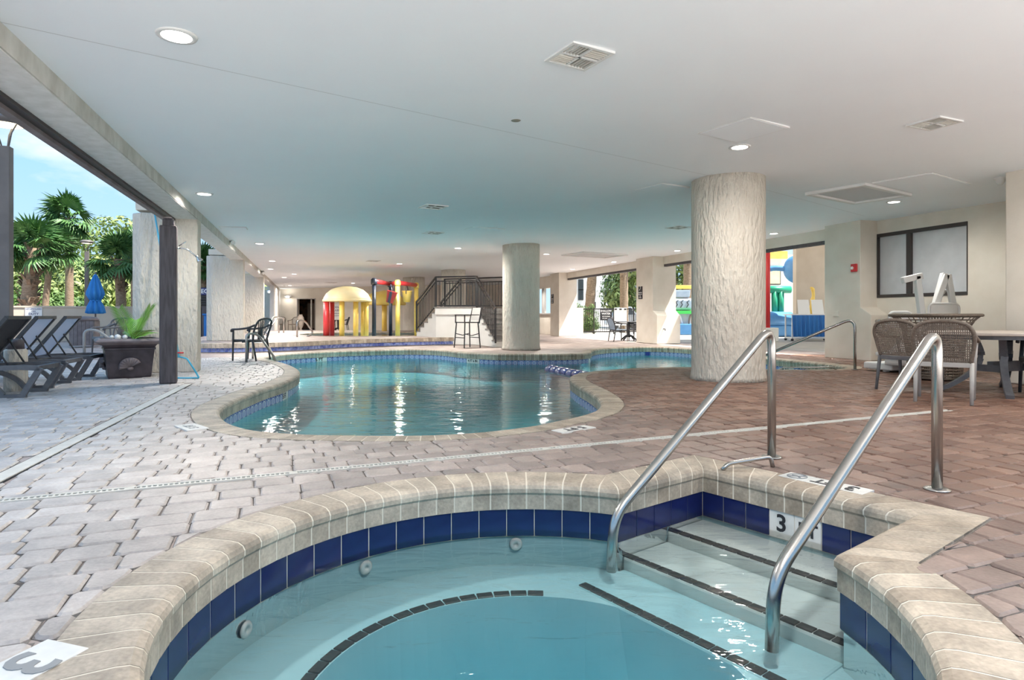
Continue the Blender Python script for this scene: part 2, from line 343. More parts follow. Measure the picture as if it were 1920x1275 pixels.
def text(s, size, mt, parent, M4, world=True, name='lettering', sx=1.0, depth=.0012):
    cu = bpy.data.curves.new('t', 'FONT'); cu.body = s; cu.size = size; cu.align_x = 'CENTER'; cu.align_y = 'CENTER'; cu.extrude = depth; cu.resolution_u = 3; cu.offset = size*.018
    o = bpy.data.objects.new('t', cu); COL.objects.link(o); dg = bpy.context.evaluated_depsgraph_get(); me = bpy.data.meshes.new_from_object(o.evaluated_get(dg))
    bpy.data.objects.remove(o); me.materials.clear(); me.materials.append(mt)
    t = top_of(parent); Mi = (Matrix.Translation(t.location) @ t.rotation_euler.to_matrix().to_4x4()).inverted() if world else Matrix()
    me.transform(Mi @ M4 @ Matrix.Diagonal((sx, 1, 1, 1))); me.name = name
    return new(name, me, parent)
def frame(x, y, o):                                    # matrix with columns x, y, x*y at o
    x = Vector(x).normalized(); y = Vector(y); y = (y-x*y.dot(x)).normalized(); z = x.cross(y)
    m = Matrix.Identity(4)
    for i in range(3): m[i][0] = x[i]; m[i][1] = y[i]; m[i][2] = z[i]; m[i][3] = o[i]
    return m
def facing(o, nrm): return frame(Vector((0, 0, 1)).cross(Vector(nrm)), (0, 0, 1), o)   # upright, readable from the side nrm points to

# ------------------------------------------------------------------ outlines of the two pools
ZS, ZP = -.268, -.25                                   # water levels
SC, SR = Vector((.075, 2.22, 0)), 1.22
a1, a2 = R(66.06), R(9.14)
def rad(a): return Vector((math.cos(a), math.sin(a), 0))
C1 = SC+rad(a1)*SR; C2 = SC+rad(a2)*SR
CH = (C2-C1).normalized(); AX = Vector((-CH.y, CH.x, 0))
CA = C1+AX*.755; CB = C2+AX*.755
def mitre(n1, n2): return (n1+n2)/(1+n1.dot(n2))
n_l, n_b, n_r = -CH, AX, CH                             # outward normals of the step alcove walls
stations = []                                           # (wall point, outward vector) round the hot tub, counter-clockwise
na = 64
for i in range(na+1):
    a = a1+(2*math.pi-(a1-a2))*i/na; v = rad(a)
    if i == 0: v = mitre(rad(a), n_l)
    if i == na: v = mitre(rad(a), n_r)
    stations.append((SC+rad(a)*SR, v))
def leg(p, q, vp, vq, k, last=False):
    for i in range(1, k+(1 if last else 0)): stations.append((p.lerp(q, i/k), vp.lerp(vq, i/k)))
stations_end = len(stations)
leg(C2, CB, mitre(rad(a2), n_r), mitre(n_r, n_b), 7, True)
leg(CB, CA, mitre(n_r, n_b), mitre(n_b, n_l), 11, True)
leg(CA, C1, mitre(n_b, n_l), mitre(n_l, rad(a1)), 7, False)
CW = .225                                               # coping width behind the wall line
spa_wall = [p for p, v in stations]; spa_outer = [p+v*CW for p, v in stations]

pp = [(408,773),(420,788),(450,800),(485,807),(547,812),(600,814),(680,815.3),(756,815.5),(826,814),(900,809.5),(946,804.5),(1000,797.5),(1044,788.5),(1088,779),(1119,768),(1129,756),(1123,745),(1108,734),(1084,721),(1071,712),(1070,706),(1079,701),(1101,697),(1167,691),(1233,688.5),(1298,687.5),(1370,689),(1446,692),(1515,692.5),(1572,691),(1590,688.3),(1578,685.5),(1534,680.5),(1478,675),(1446,672),(1370,661),(1298,654.2),(1250,651.2),(1200,650.3),(1158,651.7),(1125,654.2),(1109,657.5),(1107,660.8),(1088,662.7),(1044,664),(979,664),(935,664),(902,662.7),(865,660.5),(836,657.3),(804,655.6),(760,655),(693,656.3),(631,658.3),(568,661.3),(537,663.3),(516,666),(502,668.6),(496,671.2),(504,673.8),(527,679),(547.5,686),(559,693.5),(559,701.5),(547,709),(527,718),(495,727.5),(464,739),(433,751.5),(414,763)]
pool_wall = resample(catmull([G(x, y) for x, y in pp], 10), .1)
if area2(pool_wall) < 0: pool_wall.reverse()
def normals(pts):
    n = len(pts); out = []
    for i in range(n):
        t = (pts[(i+1) % n]-pts[i-1]).normalized(); out.append(Vector((t.y, -t.x, 0)))
    return out
pool_n = normals(pool_wall)
for _ in range(3): pool_n = [(pool_n[i-1]+pool_n[i]*2+pool_n[(i+1) % len(pool_n)]).normalized() for i in range(len(pool_n))]
pool_st = list(zip(pool_wall, pool_n)); pool_outer = [p+v*CW for p, v in pool_st]

def inside_np(poly):
    A = np.array([(p.x, p.y) for p in poly]); Bq = np.roll(A, -1, 0)
    def f(q):
        x, y = q; c = ((A[:, 1] > y) != (Bq[:, 1] > y)); xs = (Bq[:, 0]-A[:, 0])*(y-A[:, 1])/(Bq[:, 1]-A[:, 1]+1e-12)+A[:, 0]
        return bool(np.count_nonzero(c & (x < xs)) % 2)
    def near(q):
        d = Bq-A; t = np.clip(((np.array(q)-A)*d).sum(1)/np.maximum((d*d).sum(1), 1e-12), 0, 1); pr = A+d*t[:, None]; dist = np.hypot(*(pr-np.array(q)).T); i = int(dist.argmin())
        nn = np.array([d[i, 1], -d[i, 0]]); nn /= np.hypot(*nn)+1e-12
        return dist[i], pr[i], nn                       # outward normal of a counter-clockwise outline
    return f, near
spa_in, spa_near = inside_np(spa_outer); pool_in, pool_near = inside_np(pool_outer)

# ------------------------------------------------------------------ floor base, raised deck, outside ground
wall_line = [G(358,661.4), G(372,661.3), G(430,660.8), G(485,659.8), G(568,656.7), G(652,651.6), G(756,648), G(840,646), G(890,645)]
wall_line = resample(catmull(wall_line, 8, False), .2, False)
ZR = .23
def flat(name, outer, holes, z, m, parent=None, kind=None):
    polys = [[Vector((p.x, p.y, 0)) for p in q] for q in [outer]+holes]
    tri = tessellate_polygon(polys); vs = [(p.x, p.y, z) for q in polys for p in q]
    mb = MB(); mb.add(vs, [tuple(t) for t in tri]); o = mb.build(name, m, parent)
    for pl in o.data.polygons:
        pass
    if o.data.polygons[0].normal.z < 0: o.data.flip_normals()
    if kind: tag(o, kind=kind)
    return o
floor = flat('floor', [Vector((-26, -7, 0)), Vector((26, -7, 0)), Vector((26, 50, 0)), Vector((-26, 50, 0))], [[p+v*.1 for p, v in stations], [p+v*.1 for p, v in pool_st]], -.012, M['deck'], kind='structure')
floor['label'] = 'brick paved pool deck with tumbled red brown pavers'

E1 = Vector((math.cos(R(21.5)), math.sin(R(21.5)), 0)); E2 = Vector((-E1.y, E1.x, 0))
# drains: one slotted channel beside the hot tub, one plain strip toward the loungers
def strip_uv(p): return p.dot(E1), p.dot(E2)
dr0, dr1 = G(-120, 949.5), G(1780, 768.5); dr_d = (dr1-dr0).normalized(); dr_n = Vector((-dr_d.y, dr_d.x, 0))
ch0, ch1 = G(-60, 923.5), G(352, 719.5); ch_d = (ch1-ch0).normalized(); ch_n = Vector((-ch_d.y, ch_d.x, 0))
def strip_dist(q, p0, d, n, L):
    r = q-p0; t = r.dot(d); return abs(r.dot(n)) if -.1 < t < L+.1 else 9
markers = []                                            # deck depth markers: (centre, along, across, length, width)
md = (G(1617, 921.5)-G(1472, 889.5)); markers.append((G(1545, 905.0), md.normalized(), .47, .14))
markers.append((G(359, 800.5), (G(373, 805.5)-G(345, 795.5)).normalized(), .33, .17))
markers.append((G(1076, 804), (G(1111, 798)-G(1041, 809)).normalized(), .38, .14))
markers.append((G(52, 1246), Vector((-.30, -.95, 0)).normalized(), .22, .16))
def clip(poly, p, n):                                    # keep the side n points to
    out = []; k = len(poly)
    for i in range(k):
        a, b = poly[i], poly[(i+1) % k]; da, db = (a-p).dot(n), (b-p).dot(n)
        if da >= 0: out.append(a)
        if (da >= 0) != (db >= 0): out.append(a.lerp(b, da/(da-db)))
    return out
def shrink(poly, d):
    k = len(poly); out = []
    for i in range(k):
        a, b, c = poly[i-1], poly[i], poly[(i+1) % k]
        e1 = (b-a).normalized(); e2 = (c-b).normalized(); n1 = Vector((-e1.y, e1.x, 0)); n2 = Vector((-e2.y, e2.x, 0))
        q = 1+n1.dot(n2); out.append(b+(n1+n2)/max(q, .5)*d)
    return out
def clean(poly, eps=.012):
    out = [p for i, p in enumerate(poly) if (p-poly[i-1]).length > eps]
    return out
def parea(poly): return abs(area2(poly)) if len(poly) > 2 else 0
def screen(p): return HXP+FPX*p.x/p.y, HYP+FPX*(EYE-p.z)/p.y
def in_view(c, m=330):
    if c.y < .6: return False
    x, y = screen(c); return -m < x < 1920+m and y < 1275+m
wl_in, wl_near = inside_np(list(reversed(wall_line+[Vector((2, 30, 0)), Vector((-20, 30, 0)), Vector((-20, 15.5, 0))]))) if False else (None, None)
pav = []
v0 = -6.0; v = .9
rng = random.Random(3)
while v < 15.2:
    dv = rng.choice((.13, .15, .15, .17)); u = -9.0+rng.random()*.2
    while u < 15:
        du = rng.choice((.13, .17, .2, .2, .23)); c = E1*(u+du/2)+E2*(v+dv/2); u0 = u; u += du
        if not in_view(c) or c.y > 15.0: continue
        j = lambda: (rng.random()-.5)*.010
        poly = [E1*(u0+j())+E2*(v+j()), E1*(u0+du+j())+E2*(v+j()), E1*(u0+du+j())+E2*(v+dv+j()), E1*(u0+j())+E2*(v+dv+j())]
        dead = False
        for inn, near in ((spa_in, spa_near), (pool_in, pool_near)):
            d, q, nn = near((c.x, c.y)); isin = inn((c.x, c.y))
            if isin and d > .2: dead = True; break
            if d < .2:
                poly = clip(poly, Vector((q[0]+nn[0]*.004, q[1]+nn[1]*.004, 0)), Vector((nn[0], nn[1], 0)))
                if len(poly) < 3 or parea(poly) < .0015: dead = True; break
                cc = sum(poly, Vector())/len(poly)
                if inn((cc.x, cc.y)): dead = True; break
        if dead: continue
        for p0, d, n_, L, w in ((dr0, dr_d, dr_n, (dr1-dr0).length, .036), (ch0, ch_d, ch_n, (ch1-ch0).length, .062)):
            if strip_dist(c, p0, d, n_, L) < .2:
                sg = 1 if (c-p0).dot(n_) > 0 else -1; poly = clip(poly, p0+n_*w*sg, n_*sg)
                if len(poly) < 3 or parea(poly) < .0015: dead = True; break
        if dead: continue
        for mc, al, ml, mw in markers:
            ac = Vector((-al.y, al.x, 0)); r = c-mc; x, y = r.dot(al), r.dot(ac)
            if abs(x) < ml/2+.15 and abs(y) < mw/2+.15:
                ex, ey = abs(x)-ml/2, abs(y)-mw/2
                if ex > ey: poly = clip(poly, mc+al*(ml/2*math.copysign(1, x)), al*math.copysign(1, x))
                else: poly = clip(poly, mc+ac*(mw/2*math.copysign(1, y)), ac*math.copysign(1, y))
                if len(poly) < 3 or parea(poly) < .0015: dead = True; break
        if dead: continue
        poly = clean(poly)
        if len(poly) < 3 or parea(poly) < .0012: continue
        sc = [screen(p) for p in poly]; ar = abs(sum(sc[i][0]*sc[(i+1) % len(sc)][1]-sc[(i+1) % len(sc)][0]*sc[i][1] for i in range(len(sc))))/2
        if not in_view(c, -5): ar *= .3
        pav.append((ar, poly, c))
    v += dv
pav.sort(key=lambda t: -t[0])
def paver_geo(poly, mb, near):
    if area2(poly) < 0: poly = poly[::-1]
    if near:                                             # tumbled corners
        q = []; k = len(poly)
        for i in range(k):
            a, b, c = poly[i-1], poly[i], poly[(i+1) % k]; w = .014+rng.random()*.008
            la, lc = (a-b).length, (c-b).length
            q += [b+(a-b)*min(.3, w/la), b+(c-b)*min(.3, w/lc)]
        poly = q
    k = len(poly); z = rng.uniform(-.003, .002)
    r0 = shrink(poly, .0035); r1 = shrink(poly, .0125)
    vs = [p+Vector((0, 0, -.045)) for p in r0]+[p+Vector((0, 0, z-.008)) for p in r0]+[p+Vector((0, 0, z+rng.uniform(-.001, .001))) for p in r1]
    f = []
    for lv in (0, 1):
        for i in range(k): f.append((lv*k+i, lv*k+(i+1) % k, (lv+1)*k+(i+1) % k, (lv+1)*k+i))
    f.append(tuple(2*k+i for i in range(k))); mb.add(vs, f); return len(f)
def with_tone(me, tones):
    at = me.attributes.new('tone', 'FLOAT', 'FACE'); at.data.foreach_set('value', tones)
def raw(name, mb, m, parent):
    me = bpy.data.meshes.new(name); me.from_pydata([tuple(p) for p in mb.v], [], mb.f); me.materials.append(m)
    me.polygons.foreach_set('use_smooth', mb.sm)
    return new(name, me, parent)
for i, (ar, poly, c) in enumerate(pav[:300]):
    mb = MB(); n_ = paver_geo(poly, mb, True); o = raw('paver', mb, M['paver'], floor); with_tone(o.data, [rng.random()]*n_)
bed = MB()
for ar, poly, c in pav: bed.add([p+Vector((0, 0, -.0105)) for p in poly], [tuple(range(len(poly)))])
tag(raw('joint_sand', bed, M['joint'], floor), 'dark sand in the joints between the pavers', kind='stuff')
mb = MB(); tones = []
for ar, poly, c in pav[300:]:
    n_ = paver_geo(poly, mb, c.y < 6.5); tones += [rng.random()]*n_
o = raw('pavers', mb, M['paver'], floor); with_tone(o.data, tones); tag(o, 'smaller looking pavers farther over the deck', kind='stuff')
# slotted drain
def drain_slotted():
    t = thing('channel_drain', 'narrow slotted drain channel crossing the deck beside the hot tub', 'drain', dr0); L = (dr1-dr0).length
    m_ = MB()
    for s_ in (-1, 1): m_.bar(dr0+dr_n*s_*.025+Vector((0, 0, -.012)), dr1+dr_n*s_*.025+Vector((0, 0, -.012)), .016, .024)
    m_.build('edge_frame', M['drain'], t, True)
    m_ = MB(); m_.bar(dr0+Vector((0, 0, -.02)), dr1+Vector((0, 0, -.02)), .05, .016); m_.build('channel', M['drain_dark'], t, True)
    m_ = MB(); k = int(L/.026)
    for i in range(k):
        if i % 32 in (30, 31): m_.box(dr0+dr_d*(i*.026+.013)+Vector((0, 0, -.006)), (.027, .038, .008), math.atan2(dr_d.y, dr_d.x))
        else: m_.box(dr0+dr_d*(i*.026)+Vector((0, 0, -.006)), (.009, .038, .008), math.atan2(dr_d.y, dr_d.x))
    tag(m_.build('grate_bars', M['drain'], t, True), kind='stuff')
drain_slotted()
def drain_plain():
    t = thing('drain_strip', 'plain flat drain strip running along the open side of the deck', 'drain', ch0); L = (ch1-ch0).length; k = int(L/.9)
    for i in range(k):
        m_ = MB(); m_.bar(ch0+ch_d*(L*i/k+.003)+Vector((0, 0, -.012)), ch0+ch_d*(L*(i+1)/k-.003)+Vector((0, 0, -.012)), .095, .022); m_.build('cover_plate', M['drain'], t, True, .003)
    m_ = MB(); m_.bar(ch0+Vector((0, 0, -.02)), ch1+Vector((0, 0, -.02)), .126, .024); m_.build('channel', M['drain_dark'], t, True)  # near-black strip painting the shade in the gaps beside the plates
drain_plain()
def marker(mc, al, ml, mw, label, items, ink='black_ink', flip=1):
    t = thing('depth_marker', label, 'depth marker', mc, 0, 'depth markers set in the deck'); ac = Vector((-al.y, al.x, 0))
    k = max(1, round(ml/.155))
    for i in range(k):
        m_ = MB(); m_.box(mc+al*(ml*((i+.5)/k-.5))+Vector((0, 0, -.006)), (ml/k-.003, mw-.004, .016), math.atan2(al.y, al.x)); m_.build('marker_tile', M['white_tile'], t, True, .002)
    for s_, off, size in items:
        text(s_, size, M[ink], t, frame(al*flip, ac*flip, mc+al*off+Vector((0, 0, .0032))))
    return t
t3 = marker(*markers[0], label='white deck marker reading 3 FT with a no diving symbol beside the hot tub steps', items=[('3', .15, .13), ('FT', 0, .11)], flip=-1)
mc, al = markers[0][0], markers[0][1]; m_ = MB(); cen = mc-al*.155+Vector((0, 0, .003)); ac = Vector((-al.y, al.x, 0))
m_.tube([cen+(al*math.cos(i*R(20))+ac*math.sin(i*R(20)))*.052 for i in range(18)], .004, 6, closed=True); m_.tube([cen+(al+ac)*.035, cen-(al+ac)*.035], .004, 6)
m_.tube([cen+al*.03-ac*.02, cen+ac*.005, cen-al*.03+ac*.0], .005, 6); m_.build('no_diving_symbol', M['grey_ink'], t3, True)
marker(*markers[1], label='white deck marker at the left end of the large pool', items=[('5 FT', 0, .10)], ink='grey_ink', flip=-1)
marker(*markers[2], label='white deck marker with dark strokes on the front edge of the large pool', items=[('5 FT', 0, .12)], flip=-1)
marker(*markers[3], label='white tile with a worn grey 3 beside the left edge of the hot tub', items=[('3', 0, .2)], ink='grey_ink', flip=1)

# ------------------------------------------------------------------ pool building blocks
PROF = [(CW, -.045), (CW, -.001), (.045, 0), (.012, -.004), (-.010, -.016), (-.020, -.034), (-.020, -.056), (-.012, -.066), (-.010, -.070), (-.010, -.150), (.05, -.150)]
def stone_geo(mb, s0, s1, gap, inset=0.0, zt=0.0):
    """one bullnose coping stone between two stations"""
    vs = []; k = len(PROF)
    for (p, v), e in ((s0, 1), (s1, -1)):
        other = s1 if e == 1 else s0
        for (w, z) in PROF:
            a = p+v*(w+inset if w < .04 else w); b = other[0]+other[1]*(w+inset if w < .04 else w); d = (b-a); L = d.length
            q = a+d*(min(gap, L*.3)/max(L, 1e-6)); vs.append(Vector((q.x, q.y, z+zt-(inset if z > -.02 else 0))))
    f = [(i, i+1, k+i+1, k+i) for i in range(k-1)]+[tuple(range(k)), tuple(reversed(range(k, 2*k)))]
    mb.add(vs, f); return len(f)
def coping(st, parent, limit, mort, skip=None):
    n = len(st); items = []
    for i in range(n):
        s0, s1 = st[i], st[(i+1) % n]; c = (s0[0]+s1[0])/2
        if skip and skip(c): continue
        items.append((c.length if in_view(c, 40) else 99+c.length, s0, s1))
    items.sort(key=lambda t: t[0])
    for d, s0, s1 in items[:limit]:
        mb = MB(); k = stone_geo(mb, s0, s1, .0045); o = raw('coping_stone', mb, M['coping'], parent); o.data.transform(Matrix.Translation(-parent.location))
        with_tone(o.data, [rng.random()]*k); fix(o)
    if items[limit:]:
        mb = MB(); tn = []
        for d, s0, s1 in items[limit:]: k = stone_geo(mb, s0, s1, .0045); tn += [rng.random()]*k
        o = raw('coping_stones', mb, M['coping'], parent); o.data.transform(Matrix.Translation(-parent.location)); with_tone(o.data, tn); fix(o); tag(o, kind='stuff')
    mb = MB()
    for i in range(n): stone_geo(mb, st[i], st[(i+1) % n], 0, .0015)
    o = raw('mortar_bed', mb, mort, parent); o.data.transform(Matrix.Translation(-parent.location)); fix(o)
def fix(o):
    bm = bmesh.new(); bm.from_mesh(o.data); bmesh.ops.recalc_face_normals(bm, faces=bm.faces); bm.to_mesh(o.data); bm.free()
tile_mesh = {}
def tile(parent, c, tang, w, h, m, name='waterline_tile', th=.012):
    key = (round(w, 3), round(h, 3), m.name)
    if key not in tile_mesh:
        mb = MB(); mb.box((0, 0, 0), (w, th, h)); o = mb.build(name, m, None, bevel=.0025, seg=1); tile_mesh[key] = o.data; bpy.data.objects.remove(o)
    o = new(name, tile_mesh[key], parent); o.location = c-parent.location; o.rotation_euler = (0, 0, math.atan2(tang.y, tang.x)); return o
def ring_wall(mb, st, off0, z0, off1, z1, mi=0):
    n = len(st); k = len(mb.v); vs = [p+v*off0+Vector((0, 0, z0)) for p, v in st]+[p+v*off1+Vector((0, 0, z1)) for p, v in st]
    mb.add(vs, [(i, (i+1) % n, n+(i+1) % n, n+i) for i in range(n)], mi)

# ------------------------------------------------------------------ hot tub in the foreground
spa = thing('hot_tub', 'round in-ground hot tub with navy tile band and stone coping in the foreground', 'hot tub', SC+Vector((0, 0, 0)))
coping(stations, spa, 300, M['grout'])
mb = MB(); ring_wall(mb, stations, .012, -.14, .012, -1.35); mb.build('wall_lining', M['plaster'], spa, True)
# grout backing just behind the tiles
mb = MB(); ring_wall(mb, stations, .004, -.145, .004, -.305); mb.build('tile_grout', M['grout'], spa, True)
TH, TZ = .150, -.226
na_t = 42
for i in range(na_t):
    a = a1+(2*math.pi-(a1-a2))*(i+.5)/na_t; L = SR*(2*math.pi-(a1-a2))/na_t
    tile(spa, SC+rad(a)*(SR+.004)+Vector((0, 0, TZ)), rad(a+math.pi/2), L-.004, TH, M['navy'])
def straight_tiles(p, q, nrm, white=()):
    L = (q-p).length; k = round(L/.152); d = (q-p).normalized()
    for i in range(k):
        m_ = M['white_tile'] if i in white else M['navy']
        tile(spa, p+d*(L*(i+.5)/k)+nrm*.004+Vector((0, 0, TZ)), d, L/k-.004, TH, m_, 'depth_tile' if i in white else 'waterline_tile')
        if i in white:
            s_ = '3' if i == white[0] else 'FT'
            text(s_, .13 if s_ == '3' else .10, M['black_ink'], spa, facing(p+d*(L*(i+.5)/k)-nrm*.0035+Vector((0, 0, -.220)), -nrm))
straight_tiles(C1, CA, n_l); straight_tiles(CA, CB, n_b, (3, 4)); straight_tiles(CB, C2, n_r)
# bench, steps and floor under water
BZ, FZ, BR = -.46, -.90, .83
mb = MB()
nb = 72; ring = []
for i in range(nb): ring.append(rad(2*math.pi*i/nb))
ro = [SC+q*(SR+.02) for q in ring]; ri = [SC+q*BR for q in ring]
mb.add([p+Vector((0, 0, BZ)) for p in ro]+[p+Vector((0, 0, BZ)) for p in ri], [(i, (i+1) % nb, nb+(i+1) % nb, nb+i) for i in range(nb)])
mb.add([p+Vector((0, 0, BZ)) for p in ri]+[SC+q*(BR-.03)+Vector((0, 0, FZ)) for q in ring], [(i, (i+1) % nb, nb+(i+1) % nb, nb+i) for i in range(nb)])
o = mb.build('bench', M['plaster'], spa, True)
mb = MB(); mb.add([SC+q*(BR)+Vector((0, 0, FZ)) for q in ring], [tuple(range(nb))]); mb.build('basin_floor', M['plaster'], spa, True)
def step(name, s0, s1, z, zb, w0=0.0, w1=1.162, m='plaster_step'):
    q = [C1+CH*w0+AX*s0, C1+CH*w1+AX*s0, C1+CH*w1+AX*s1, C1+CH*w0+AX*s1]
    mb = MB(); mb.extr([p+Vector((0, 0, zb)) for p in q], (0, 0, z-zb)); mb.build(name, M[m], spa, True, .012)
    k = round((w1-w0)/.075); L = (w1-w0)/k
    for i in range(k):
        tile(spa, C1+CH*(w0+L*(i+.5))+AX*(s0+.032)+Vector((0, 0, z+.001)), CH, L-.004, .008, M['dark_tile'], 'step_edge_tile', .05)
step('entry_step', .43, .775, -.33, -.95, -.012, 1.174); step('entry_step', .05, .43, -.39, -.95, -.012, 1.174); step('entry_step', -.30, .05, -.452, -.95, .0, 1.16, 'plaster')
for i in range(64):
    a = 2*math.pi*(i+.5)/64
    if R(-8) < a < R(82) or a > R(352): continue
    tile(spa, SC+rad(a)*(BR+.03)+Vector((0, 0, BZ+.002)), rad(a+math.pi/2), 2*math.pi*BR/64-.004, .008, M['dark_tile'], 'bench_edge_tile', .05)
for px, py in ((683, 1062), (458, 1180), (967, 1018)):
    d = Vector(((px-HXP)/FPX, 1, -(py-HYP)/FPX)); best = None
    for k in range(200):
        q = Vector((0, 0, EYE))+d*(1+k*.015); r = Vector((q.x-SC.x, q.y-SC.y, 0)).length
        if r > SR+.008 and q.y > SC.y: best = q; break
        if q.z < -1: best = q; break
    rr = Vector((best.x-SC.x, best.y-SC.y, 0)).normalized(); c = SC+rr*(SR+.006)+Vector((0, 0, max(best.z, -.55)))
    mb = MB(); mb.lathe([(.001, 0), (.032, 0), (.036, .004), (.030, .012), (.012, .014), (.011, .006), (.001, .006)], (0, 0, 0), 18)
    mb.v = [(-rr).to_track_quat('Z', 'Y').to_matrix() @ p + c for p in mb.v]; mb.build('jet_nozzle', M['white'], spa, True)
mb = MB(); ro = [(p+v*.011) for p, v in stations]
mb.extr([p+Vector((0, 0, -1.30)) for p in ro], (0, 0, 1.30+ZS)); tag(mb.build('water', M['water_spa'], spa, True), 'clear turquoise water')

# ------------------------------------------------------------------ large pool
pool = thing('swimming_pool', 'large free form turquoise swimming pool with pale stone coping', 'swimming pool', pool_wall[0])
coping(pool_st, pool, 300, M['grout'])
mb = MB(); ring_wall(mb, pool_st, .012, -.14, .012, -.66); mb.build('wall_lining', M['plaster_pool'], pool, True)
bb = flat('pool_floor', [p+v*.02 for p, v in pool_st], [], 0, M['plaster_pool'], pool); bb.data.transform(Matrix.Translation(Vector((0, 0, -.64))-pool.location))
pt = resample(pool_wall, .152); pn = normals(pt); its = []
wh = {}
for cx, cy, n_ in ((892, 684, 3), (602, 676, 2), (507, 741, 2), (1118, 690, 1), (1478, 694, 2)):
    cands = sorted(range(len(pt)), key=lambda i: abs(screen(pt[i]+Vector((0, 0, -.2)))[0]-cx)+abs(screen(pt[i]+Vector((0, 0, -.2)))[1]-cy)*3)
    for k in range(n_): wh[(cands[0]+k-n_//2) % len(pt)] = 1
order = sorted(range(len(pt)), key=lambda i: pt[i].length)
rest = MB()
for r_, i in enumerate(order):
    a, b = pt[i], pt[(i+1) % len(pt)]; d = (b-a).normalized(); c = (a+b)/2; nrm = Vector((d.y, -d.x, 0)); L = (b-a).length
    if r_ < 300: tile(pool, c+nrm*.004+Vector((0, 0, -.205)), d, .149, .108, M['white_tile'] if i in wh else M['pattern'], 'depth_tile' if i in wh else 'waterline_tile')
    else: rest.box(c+nrm*.004+Vector((0, 0, -.205)), (.149, .012, .108), math.atan2(d.y, d.x))
if rest.v: tag(rest.build('waterline_tiles', M['pattern'], pool, True), kind='stuff')
def wall_text(cx, cy, s_, size):
    i = min(range(len(pt)), key=lambda i: abs(screen(pt[i]+Vector((0, 0, -.2)))[0]-cx)+abs(screen(pt[i]+Vector((0, 0, -.2)))[1]-cy)*3)
    a, b = pt[i], pt[(i+1) % len(pt)]; d = (b-a).normalized(); nrm = Vector((d.y, -d.x, 0)); text(s_, size, M['black_ink'], pool, facing((a+b)/2-nrm*.006+Vector((0, 0, -.200)), -nrm))
wall_text(892, 684, '4 FT 6 IN', .085); wall_text(602, 676, '6 FT', .12); wall_text(507, 741, '5 FT', .10); wall_text(1478, 694, '4 FT', .10)
mb = MB(); ro = [p+v*.011 for p, v in pool_st]
tri = tessellate_polygon([[Vector((p.x, p.y, 0)) for p in ro]]); n_ = len(ro)
vs = [p+Vector((0, 0, ZP)) for p in ro]+[p+Vector((0, 0, -.65)) for p in ro]
mb.add(vs, [tuple(t) for t in tri]+[tuple(n_+q for q in reversed(t)) for t in tri]+[(i, (i+1) % n_, n_+(i+1) % n_, n_+i) for i in range(n_)])
tag(mb.build('water', M['water_pool'], pool, True), 'rippled turquoise water')
# tiled ridge between the two lobes
rd = thing('tiled_ridge', 'low rounded ridge of blue tiles with white joints crossing the large pool', 'pool divider', G(1036, 690, -.25))
q0, q1 = G(1030, 690, -.22), G(1104, 704, -.22)
for i in range(7):
    p = q0.lerp(q1, i/7); q = q0.lerp(q1, (i+.93)/7); ax_ = (q-p).normalized(); sd = Vector((-ax_.y, ax_.x, 0)); mb = MB()
    vs = []; prof = [(math.cos(R(180-k*18))*.13, math.sin(R(180-k*18))*.13) for k in range(11)]
    for e_, sc in ((p, .93), (p.lerp(q, .12), 1.0), (p.lerp(q, .88), 1.0), (q, .93)):
        for (x, z) in prof: vs.append(e_+sd*x*sc+Vector((0, 0, z*sc-.06)))
    mb.add(vs, [(j*11+k, j*11+k+1, (j+1)*11+k+1, (j+1)*11+k) for j in range(3) for k in range(10)]+[tuple(range(11)), tuple(range(33, 44))], 0, True); mb.build('ridge_tile', M['ridge_blue'], rd, True)
mb = MB(); vs = []
for e_ in (q0, q1):
    for k in range(11): vs.append(e_+Vector((-(q1-q0).normalized().y, (q1-q0).normalized().x, 0))*math.cos(R(180-k*18))*.115+Vector((0, 0, math.sin(R(180-k*18))*.12-.06)))
mb.add(vs, [(k, k+1, 12+k, 11+k) for k in range(10)]+[tuple(range(11)), tuple(range(11, 22))]); mb.build('ridge_core', M['white_tile'], rd, True)
mb = MB(); a = q0.lerp(q1, .5); mb.bar(q0+Vector((0, 0, -.28)), q1+Vector((0, 0, -.28)), .2, .28); mb.build('ridge_wall', M['plaster'], rd, True)

# ------------------------------------------------------------------ ceiling: planes that meet along shallow creases at the big column
OCOL = Vector((3.16, 9.055, 0)); NC = OCOL.dot(N); DG = Vector((math.cos(R(40.8)), math.sin(R(40.8)), 0)); DN = Vector((DG.y, -DG.x, 0))
def ceil_z(p):
    n = p.dot(N); s_ = (p-OCOL).dot(DN)
    return 2.92-.032*max(0, NC-n)-.012*max(0, s_)+.004*max(0, n-NC)
ceil = thing('ceiling', 'pale grey textured ceiling over the pool deck', 'ceiling'); tag(ceil, kind='structure')
del ceil['category']
AR = -.6
rect = [B(AR, -1.80), B(AR, 12.4), B(46, 12.4), B(46, -1.80)]
for sn in (1, -1):
    for sd in (1, -1):
        q = clip(clip(rect, OCOL, N*sn), OCOL, DN*sd)
        mb = MB(); mb.add([p+Vector((0, 0, ceil_z(p))) for p in q], [tuple(range(len(q)))]); o = mb.build('ceiling_panel', M['ceiling'], ceil)
        if o.data.polygons[0].normal.z > 0: o.data.flip_normals()
def CP(px, py):
    z = 2.8
    for _ in range(12):
        Y = (z-EYE)*FPX/(HYP-py); p = Vector(((px-HXP)/FPX*Y, Y, 0)); z = ceil_z(p)
    p.z = z; return p
def cnorm(p):
    e_ = .01; return Vector(((ceil_z(p+Vector((e_, 0, 0)))-ceil_z(p-Vector((e_, 0, 0))))/(2*e_), (ceil_z(p+Vector((0, e_, 0)))-ceil_z(p-Vector((0, e_, 0))))/(2*e_), -1)).normalized()
